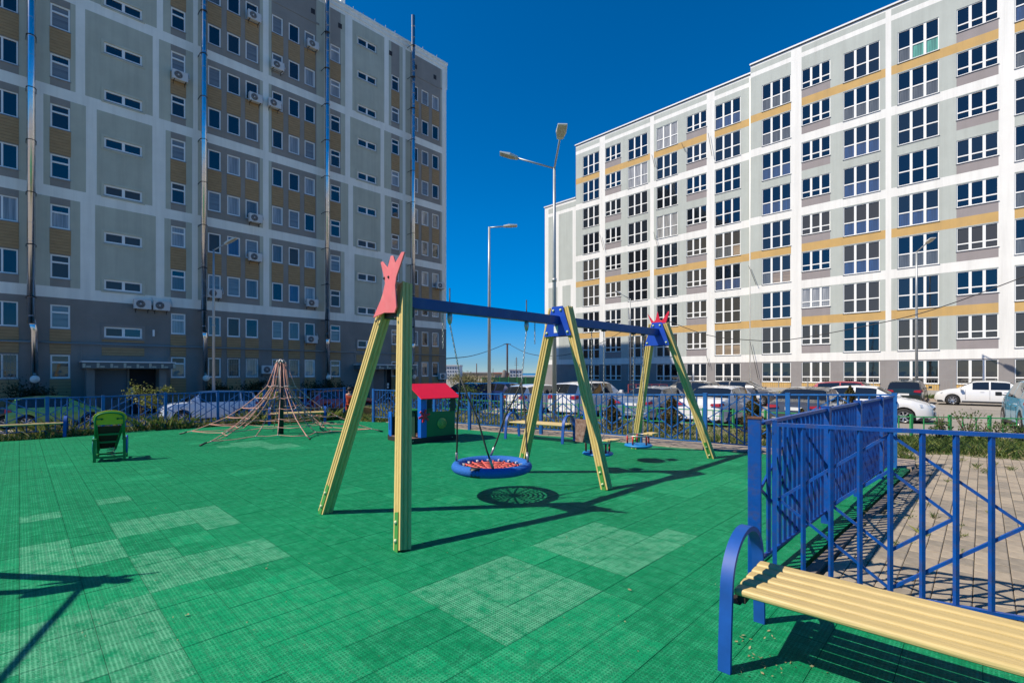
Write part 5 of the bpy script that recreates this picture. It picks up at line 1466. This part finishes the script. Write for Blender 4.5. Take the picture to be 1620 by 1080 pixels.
car('parked_car', 'bright sky-blue crossover at the right edge', 'suv', 4.3, 1.82, 1.66, paint('paint_sky_blue', (.08, .40, .60)), at(1660, 15.9, -.3), hu + .12, mirror_col=M_trim)

# ================================================================== PLANTS
M_leafd = leafmat('leaf_dark', (.012, .03, .012), (.03, .055, .02)); M_leafm = leafmat('leaf_mid', (.05, .10, .02), (.12, .17, .045)); M_leafy = leafmat('leaf_yellow_green', (.13, .17, .03), (.26, .27, .07))
M_thuja = leafmat('leaf_thuja', (.03, .055, .012), (.14, .085, .03)); M_bark = mat('bark', (.10, .07, .045), .9, var=.3, vscale=12); M_dry = leafmat('leaf_dry', (.28, .23, .10), (.48, .42, .24))
def leaves(b, n, fn, size, r, mi=None, up=0.):
    for _ in range(n):
        c = fn(); s = size * r.uniform(.6, 1.3)
        a = Vector((r.gauss(0, 1), r.gauss(0, 1), r.gauss(0, 1) + up)).normalized(); t_ = a.orthogonal().normalized(); t_ = (Matrix.Rotation(r.uniform(0, 6.28), 3, a) @ t_); w = a.cross(t_)
        c = Vector(c); b.add([c - t_ * s, c + w * s * .5, c + t_ * s, c - w * s * .5], [(0, 1, 2, 3)], (mi if mi is not None else 0))
def blob(r, rx, ry, z0, z1, clumps):
    cl = [(r.gauss(0, .45) * rx, r.gauss(0, .45) * ry, r.uniform(z0, z1), r.uniform(.45, 1)) for _ in range(clumps)]
    def f():
        x, y, z, k = r.choice(cl); q_ = .28 * min(rx, z1 - z0) * k
        return (x + r.gauss(0, q_), y + r.gauss(0, q_), max(.03, z + r.gauss(0, q_)))
    return f
def shrub(name, label, loc, rx, h, n, size, m, seed, cat='shrub', group=None, z0=.1, trunk=True, clumps=14, cone=False):
    r = random.Random(seed); t = thing(name, label, cat, loc, 0, group)
    b = MB()
    if cone:
        def f():
            z = r.random() ** .8 * h; k = (1 - z / h) ** .7 * rx * (1 + .25 * math.sin(z * 17 + seed)); a = r.uniform(0, 6.28); q_ = k * (r.random() ** .45)
            return (q_ * math.cos(a), q_ * math.sin(a), z + .04)
    else: f = blob(r, rx, rx, h * z0 + .05, h * .9, clumps)
    leaves(b, n, f, size, r, up=.5); b.obj('crown' if trunk else 'foliage', m, t, fix=False)
    b = MB()
    for k in range(6):
        a = r.uniform(0, 6.28); q_ = rx * r.uniform(.2, .7); b.tube([(0, 0, -.05), (q_ * .3 * math.cos(a), q_ * .3 * math.sin(a), h * .4), (q_ * math.cos(a), q_ * math.sin(a), h * r.uniform(.65, .95))], [.018, .012, .005], 5)
    b.obj('stem', M_bark, t); return t
GL = 'dark shrubs at the foot of the grey block'
for i, (px, n_, rx, h, lb) in enumerate(((28, 1.6, 1.0, 1.5, 'dark shrub under the wide window at the left edge'), (72, 1.6, .9, 1.6, 'dark shrub right of the first flue pipe'), (328, 1.7, .8, 1.5, 'dark shrub at the foot of the second flue pipe'),
        (360, 1.7, .9, 1.3, 'low dark shrub behind the pale crossover roof'), (392, 1.7, .8, 1.6, 'dark shrub left of the rope pyramid'), (470, 1.7, .8, 1.5, 'dark shrub right of the pyramid mast'), (498, 1.7, .8, 1.7, 'tallest dark shrub right of the rope pyramid'), (528, 1.8, .8, 1.3, 'dark shrub left of the second entrance'))):
    P = PL(px) + NL * (n_ + .4); P.z = -.9; shrub('shrub', lb, P, rx, h + .45, 2600, .06, M_leafd, 40 + i, group=GL)
shrub('sapling', 'sunlit yellow-green sapling in front of the entrance', at(226, 18.2, -.55), .75, 1.75, 900, .05, M_leafy, 60, 'small tree', clumps=9, z0=.55)
shrub('sapling', 'yellow-green sapling seen through the rope pyramid', at(432, 18.2, -.3), .5, 1.35, 450, .05, M_leafy, 61, 'small tree', clumps=7, z0=.5)
shrub('sapling', 'yellow-green bush rising behind the toy house roof', at(622, 18.6, -.3), .35, 1.3, 300, .05, M_leafy, 62, 'small tree', clumps=6)
shrub('sapling', 'leafy sapling by the single-arm lamp, behind the fence', at(742, 19.5, -.2), .6, 1.25, 600, .05, M_leafm, 63, 'small tree', clumps=8)
shrub('sapling', 'thin sapling between the nest swing ropes, behind the fence', at(795, 18.6, -.2), .4, 1.15, 300, .045, M_leafy, 64, 'small tree', clumps=6)
GT = 'thuja bushes on the verge behind the back fence'
for i, (px, Y, rx, h, lb) in enumerate(((968, 13.4, .36, .95, 'brownish thuja bush behind the chain swings'), (1063, 13.0, .38, 1.05, 'brown-green thuja bush between the far swing legs'), (1192, 12.2, .42, 1.12, 'thuja bush right of the far swing leg'),
        (1345, 12.6, .36, 1.3, 'thuja bush poking above the corner of the fences'), (1268, 12.6, .3, .7, 'small thuja bush behind the right fence'))):
    shrub('thuja_bush', lb, at(px, Y, -.08), rx, h, 2600, .032, M_thuja, 80 + i, 'bush', GT, cone=True)
for i, (px, Y, rx, h, lb, m_) in enumerate(((1530, 11.3, .5, .85, 'tall weedy shrub by the green rail, right side', M_leafm), (1572, 11.0, .45, .6, 'low weedy shrub right of the tall one', M_leafm), (1488, 11.2, .3, .75, 'slim weed clump left of the tall weedy shrub', M_leafm), (1613, 11.0, .4, .5, 'weedy shrub at the right edge', M_leafm))):
    shrub('weed_shrub', lb, at(px, Y, -.06), rx * .8, h, 420, .032, m_, 100 + i, 'weeds', 'weedy shrubs by the green rail', clumps=10)
# grass
def quadpt(r, l0, l1):
    i = r.randrange(len(l0) - 1); f, g = r.random(), r.random(); a = l0[i].lerp(l0[i + 1], f); c = l1[i].lerp(l1[i + 1], f); return a.lerp(c, g), g
def grass(label, n, fn, h, mats_, seed, w=.006, lean=.5):
    r = random.Random(seed); b = MB()
    for _ in range(n):
        p, hh = fn(r); q_ = h * hh * r.uniform(.4, 1.3); a = r.uniform(0, 6.28); ww = w * r.uniform(.7, 1.6); d = Vector((math.cos(a), math.sin(a), 0)) * ww; l_ = Vector((r.gauss(0, lean), r.gauss(0, lean), 0)) * q_
        b.add([p - d, p + d, p + l_ * .4 + Vector((0, 0, q_ * .6)) + d * .7, p + l_ + Vector((0, 0, q_))], [(0, 1, 2), (0, 2, 3)], 0 if r.random() < .62 else r.randrange(1, len(mats_)))
    o = b.obj('grass', mats_, fix=False); stuff(o); tag(o, label); return o
L0, L1 = resample(back[:8], 40), resample(offs(back[:8], 4.0), 40)
def fl(r):
    p, g = quadpt(r, L0, L1); g = g * g if r.random() < .6 else g; z = -.03 + (zlot(p.x, p.y) + .08) * g; k = 1.0 + 1.3 * max(0, math.sin(p.x * 1.7) * math.sin(p.y * 2.3 + 1))
    i = 0; return Vector((p.x, p.y, z)), k
grass('tall dry and green weeds along the left fence', 26000, fl, .20, [M_leafy, M_leafm, M_dry], 1, .009)
nn = len(r0); vm = [a.lerp(c, .6) for a, c in zip(r0, r1)]
def fr(r):
    i = r.randrange(nn - 1); f = r.random(); g = r.random() ** 1.0
    a = r0[i].lerp(r0[i + 1], f); c = r1[i].lerp(r1[i + 1], f); p = a.lerp(c, g); k = .7 + 1.2 * max(0, math.sin(p.x * 2.1) * math.sin(p.y * 1.9 + 2))
    return Vector((p.x, p.y, -.02 - .12 * g)), k
grass('grass and weeds on the verge by the green rail', 30000, fr, .10, [M_leafm, M_leafy, M_dry], 2, .007)
pr_ = [gp(1425, 712), gp(1500, 715), gp(1620, 724), gp(1750, 733)]; pr1 = [p * 1.16 for p in pr_]
def fr2(r):
    p, g = quadpt(r, pr_, pr1); return Vector((p.x, p.y, -.02)), .6 + r.random() * .9
grass('lush weeds at the far edge of the block paving', 9000, fr2, .12, [M_leafm, M_leafd, M_leafy], 3, .008)
jr = random.Random(9); tufts = []
for _ in range(260):
    k = jr.randrange(-3, 60); s_ = jr.uniform(3.2, 11); c = UU * s_ + VV * ((jr.randrange(-70, 20) + .5) * pv_)
    if inpoly(c.x, c.y, pp): tufts.append((c, jr.uniform(.01, .05), jr.uniform(.4, 1)))
for px, py, s_ in ((1545, 738, .16), (1572, 735, .2), (1560, 745, .14), (1520, 728, .1), (1600, 742, .12), (1478, 818, .03), (1462, 845, .03)): tufts.append((gp(px, py), s_, 1.4))
def ft(r):
    c, s_, k = r.choice(tufts); q_ = r.gauss(0, s_); return Vector((c.x, c.y, 0)) + UU * q_ + VV * r.gauss(0, min(s_, .06) * .4) + Vector((0, 0, -.02)), k
grass('small weeds growing in the paving joints', 9000, ft, .045, [M_leafm, M_dry, M_leafy], 4, .003)
def fk(r):
    p, g = quadpt(r, kout[1:], offs(kout[1:], .25)); return Vector((p.x, p.y, -.01)), .6 + r.random()
grass('grass fringe behind the concrete edging', 6000, fk, .09, [M_leafm, M_leafy, M_dry], 5, .006)
def fk2(r):
    a, c = carpet[1:6], offs(carpet[1:6], .25); p, g = quadpt(r, a, c); return Vector((p.x, p.y, -.02)), .5 + r.random()
grass('grass tufts creeping over the left edge of the green floor', 5000, fk2, .08, [M_leafm, M_dry, M_leafy], 6, .006)
LS = [OR0 + WR * tR(1060) + NR * 2.4, OR0 + WR * tR(1760) + NR * 2.4]; LS1 = [OR0 + WR * tR(1060) + NR * 4.5, OR0 + WR * tR(1760) + NR * 4.5]
def fls(r):
    p, g = quadpt(r, LS, LS1); return Vector((p.x, p.y, -.14)), .6 + r.random()
grass('grass on the lawn strip under the terrace wall', 9000, fls, .18, [M_leafm, M_leafy, M_dry], 7, .02)
# dry litter on the floor
r = random.Random(31); b = MB()
spots = [(1152, 1000, .03, 6), (1170, 1010, .04, 8), (1200, 1045, .03, 7), (1235, 1060, .05, 8), (1182, 1065, .03, 5), (1265, 1045, .05, 8), (1140, 930, .03, 4), (1212, 1008, .03, 5), (290, 975, .02, 3), (1000, 935, .02, 3), (420, 900, .02, 2), (895, 850, .03, 3), (242, 805, .03, 3), (1190, 1030, .05, 5)]
for px, py, s_, n_ in spots:
    c = gp(px, py)
    for _ in range(n_):
        p = c + Vector((r.gauss(0, s_), r.gauss(0, s_), .004 + abs(r.gauss(0, .006)))); leaves(b, 1, lambda: p, .011, r, up=2)
for _ in range(420):
    Y = r.uniform(2.6, 13); x = r.uniform(-1, .55) * Y; p = Vector((x, Y, .003))
    if inpoly(x, Y, P2): leaves(b, 1, lambda: p, .006, r, up=3)
leaves(b, 0, None, 1, r)
for _ in range(900):
    p, g = quadpt(r, kin, offs(kin, .35)); p = Vector((p.x, p.y, .012)); leaves(b, 1, lambda: p, .014, r, up=2)
o = b.obj('litter', [M_dry], fix=False); stuff(o); tag(o, 'dry leaf bits scattered on the green floor and edging')

# ================================================================== CHILD IN ORANGE
def skin(name, verts, edges, radii, m, parent, sub=2):
    me = bpy.data.meshes.new(name); me.from_pydata(verts, edges, []); me.materials.append(m); o = place(name, me, parent)
    s = o.modifiers.new('skin', 'SKIN'); s.use_smooth_shade = True
    for i, rr in enumerate(radii): me.skin_vertices[0].data[i].radius = rr if isinstance(rr, tuple) else (rr, rr)
    me.skin_vertices[0].data[0].use_root = True
    q_ = o.modifiers.new('sub', 'SUBSURF'); q_.levels = sub; q_.render_levels = sub
    return o
ch = thing('person', 'child in an orange jacket and trousers standing by the fence opening', 'person', at(553, 17.6, -.12), math.radians(20))
M_or = mat('cloth_orange', (.70, .09, .02), .8); M_skin = mat('skin', (.5, .27, .18), .6); M_hair = mat('hair_dark', (.015, .013, .015), .7)
V_ = [(0, 0, .62), (0, 0, .78), (0, 0, .93), (0, .0, .99), (0, -.01, 1.10), (.13, 0, .92), (.17, .02, .76), (.16, -.04, .63), (-.13, 0, .92), (-.17, .02, .76), (-.16, -.04, .63), (.07, 0, .56), (.08, .0, .32), (.08, .01, .07), (.08, -.08, .03), (-.07, 0, .56), (-.08, 0, .32), (-.08, .01, .07), (-.08, -.08, .03)]
E_ = [(0, 1), (1, 2), (2, 3), (3, 4), (2, 5), (5, 6), (6, 7), (2, 8), (8, 9), (9, 10), (0, 11), (11, 12), (12, 13), (13, 14), (0, 15), (15, 16), (16, 17), (17, 18)]
skin('body', V_, E_, [.09, .09, .08, .035, .075, .04, .03, .022, .04, .03, .022, .065, .045, .03, .03, .065, .045, .03, .03], M_skin, ch)
V2 = [(0, 0, .56), (0, 0, .72), (0, 0, .90), (.14, 0, .91), (.175, .02, .76), (.162, -.03, .66), (-.14, 0, .91), (-.175, .02, .76), (-.162, -.03, .66)]
skin('jacket', V2, [(0, 1), (1, 2), (2, 3), (3, 4), (4, 5), (2, 6), (6, 7), (7, 8)], [.125, .125, .11, .062, .052, .042, .062, .052, .042], M_or, ch)
V3 = [(0, 0, .6), (.075, 0, .54), (.085, 0, .32), (.085, .01, .09), (-.075, 0, .54), (-.085, 0, .32), (-.085, .01, .09)]
skin('trousers', V3, [(0, 1), (1, 2), (2, 3), (0, 4), (4, 5), (5, 6)], [.11, .08, .065, .055, .08, .065, .055], M_or, ch)
b = MB(); b.lathe([(0, .10), (.05, .09), (.08, .05), (.088, 0), (.08, -.03)], (0, .008, 1.115), 16); b.obj('hair', M_hair, ch)

# ================================================================== FAR THINGS BETWEEN THE BLOCKS
gf = thing('green_fence', 'long dark green sheet fence beyond the parked cars, before the sea', 'fence', at(812, 80, -1))
b = MB(); b.bar(Vector((-5.2, 0, .95)), Vector((6.6, 2, .95)), .06, 1.9); b.obj('sheet', mat('sheet_green', (.03, .13, .07), .7, var=.2, vscale=1), gf)
b = MB()
for k in range(9): b.bb(-5.2 + 1.45 * k, -5.1 + 1.45 * k, -.12 + .24 * k / 1.35, .0 + .24 * k / 1.35, 0, 2.05)
b.obj('post', M_grail, gf)
# white debris/boats line behind the green fence
M_far = mat('far_wall_pale', (.62, .58, .52), .9); M_farw = mat('far_white', (.7, .7, .68), .8); M_farb = mat('far_glass', (.08, .12, .17), .5); M_tan = mat('far_tan', (.38, .30, .20), .9, var=.1, vscale=.1); M_faro = mat('far_orange_roof', (.45, .12, .06), .8)
def block(name, label, px0, px1, Y, z0, z1, dep, m, cat='building', rows=0, cols=0, wm_=None):
    a, c = at(px0, Y, z0), at(px1, Y, z0); t = thing(name, label, cat, a)
    w = (c - a).length; b = MB(); b.bb(0, w, 0, dep, 0, z1 - z0); b.obj('wall', m, t)
    if rows:
        h = (z1 - z0) / (rows + .3); wme_ = MB(); wme_.bb(0, w / cols * .55, -.08, -.01, 0, h * .5); me = wme_.mesh('window', wm_ or M_farb)
        for i in range(rows):
            for j in range(cols): place('window', me, t, (w / cols * (j + .22), 0, h * (i + .35)))
    b = MB(); b.bb(-.3, w + .3, -.3, dep + .3, z1 - z0, z1 - z0 + .4); b.obj('roof', M_faro if cat == 'house' else M_farw, t); return t
block('apartment_block', 'distant white apartment block with a brown top just right of the grey block', 703, 727, 210, -1.5, 4.8, 12, M_farw, rows=4, cols=6)
block('warehouse', 'long low sand-coloured building on the skyline behind the lamp', 726, 812, 230, -1.5, 1.75, 20, M_tan)
block('brick_house', 'distant low house with orange roof left of the mast', 782, 800, 205, -1.5, 1.4, 10, M_tan, 'house', 1, 4)
block('harbour_building', 'distant pale harbour building right of the ladder mast', 806, 826, 215, -1.5, 3.0, 10, M_farw, rows=3, cols=4)
block('boat_shed', 'low white shed on the shore right of the harbour building', 826, 862, 190, -1.5, .3, 8, M_farw, 'shed')
b = MB(); t = thing('water_tower', 'distant grey conical tower beside the ladder mast', 'tower', at(798, 190, -1.5)); b.lathe([(1.5, 0), (1.2, 2), (.6, 4.2), (0, 4.4)], n=12); b.obj('shaft', mat('far_grey', (.15, .13, .12), .9), t)
t = thing('ladder_mast', 'tall mast with rungs and cables standing on the skyline', 'mast', at(802.5, 95, -1)); M_mast = mat('mast_brown', (.09, .05, .045), .7)
b = MB(); b.tube([(0, 0, 0), (0, 0, 8.4)], .16, 8); b.obj('pole', M_mast, t); b = MB()
for k in range(15): b.bar((-.28, -.18, 2.2 + k * .42), (.28, -.18, 2.2 + k * .42), .06, .06)
b.obj('rung', M_mast, t); b = MB(); b.bar((-.7, 0, 8.3), (.7, 0, 8.3), .1, .1); b.obj('cross_arm', M_mast, t)
for px, Y, z, lb in ((754, 150, 4.6, 'short bare chimney pole on the skyline'), (817, 200, 8.2, 'thin lattice aerial above the harbour building'), (780, 180, 3.4, 'slim far pole right of the single-arm lamp')):
    t = thing('far_pole', lb, 'pole', at(px, Y, -1)); b = MB(); b.tube([(0, 0, 0), (0, 0, z + 1)], .16 if px != 780 else .1, 6); b.obj('shaft', M_mast, t)
    if px == 817:
        b = MB()
        for k in range(4): b.bar((-.9 + .1 * k, 0, 6 + .8 * k), (.9 - .1 * k, 0, 6 + .8 * k), .1, .1)
        b.obj('cross_arm', M_mast, t)
for i, (px, Y, rx, h, lb) in enumerate(((744, 62, 1.5, 2.2, 'olive bush beyond the parked cars, left of the lamp'), (732, 75, 2.2, 2.2, 'olive bush beside the distant white block'), (764, 66, 1.6, 1.9, 'small olive bush right of the lamp pole'))):
    shrub('bush', lb, at(px, Y, -.9), rx, h, 1800, .12, leafmat('leaf_olive', (.17, .17, .07), (.30, .28, .14)) if i == 0 else MATS['leaf_olive'], 120 + i, 'bush', 'olive bushes in the gap')
# red railing of the ramp at the sunlit block
M_rr = mat('railing_pink_red', (.5, .10, .08), .6)
t = thing('ramp_railing', 'faded red railing in front of the sunlit block, behind the far swing frame', 'railing', at(994, 36, -.4), 0); w = (64 / F * 36)
for z in (.45, .8, 1.15): bar_obj('rail', (0, 0, z), (w, .4, z), .04, .04, t, M_rr)
for k in range(6): bar_obj('post', (w * k / 5, .4 * k / 5, 0), (w * k / 5, .4 * k / 5, 1.17), .05, .05, t, M_rr)
# overhead cables
def cable(label, pts, r_=.018):
    P = [at(px, Y, 1.6 + (HY - py) / F * Y) for px, py, Y in pts]; out = []
    for i in range(len(P) - 1):
        a, c = P[max(0, i - 1)], P[i]; d, e = P[i + 1], P[min(len(P) - 1, i + 2)]
        for k in range(6):
            u = k / 6; out.append(.5 * ((2 * c) + (d - a) * u + (2 * a - 5 * c + 4 * d - e) * u * u + (3 * c - a - 3 * d + e) * u ** 3))
    out.append(P[-1]); b = MB(); b.tube(out, r_, 5); o = b.obj('overhead_cable', M_blk); tag(o, label, 'cable')
cable('cable from the ladder mast sagging left towards the grey block', [(706, 567, 47.5), (745, 563, 70), (775, 554, 85), (802, 543, 95)], .05)
cable('cable from the ladder mast sagging right to the low white wing', [(803, 543, 95), (830, 557, 80), (862, 564, 62.5)], .045)
cable('dark cable crossing the sunlit block up to the right edge', [(1058, 508, 33), (1120, 530, 31), (1190, 538, 29), (1250, 537, 28), (1387, 512, 25), (1491, 485, 23), (1640, 430, 21)], .022)
cable('thin cable dipping between the middle and far swing frames', [(866, 563, 40), (901, 560, 39), (953, 541, 37), (1000, 515, 35)], .02)
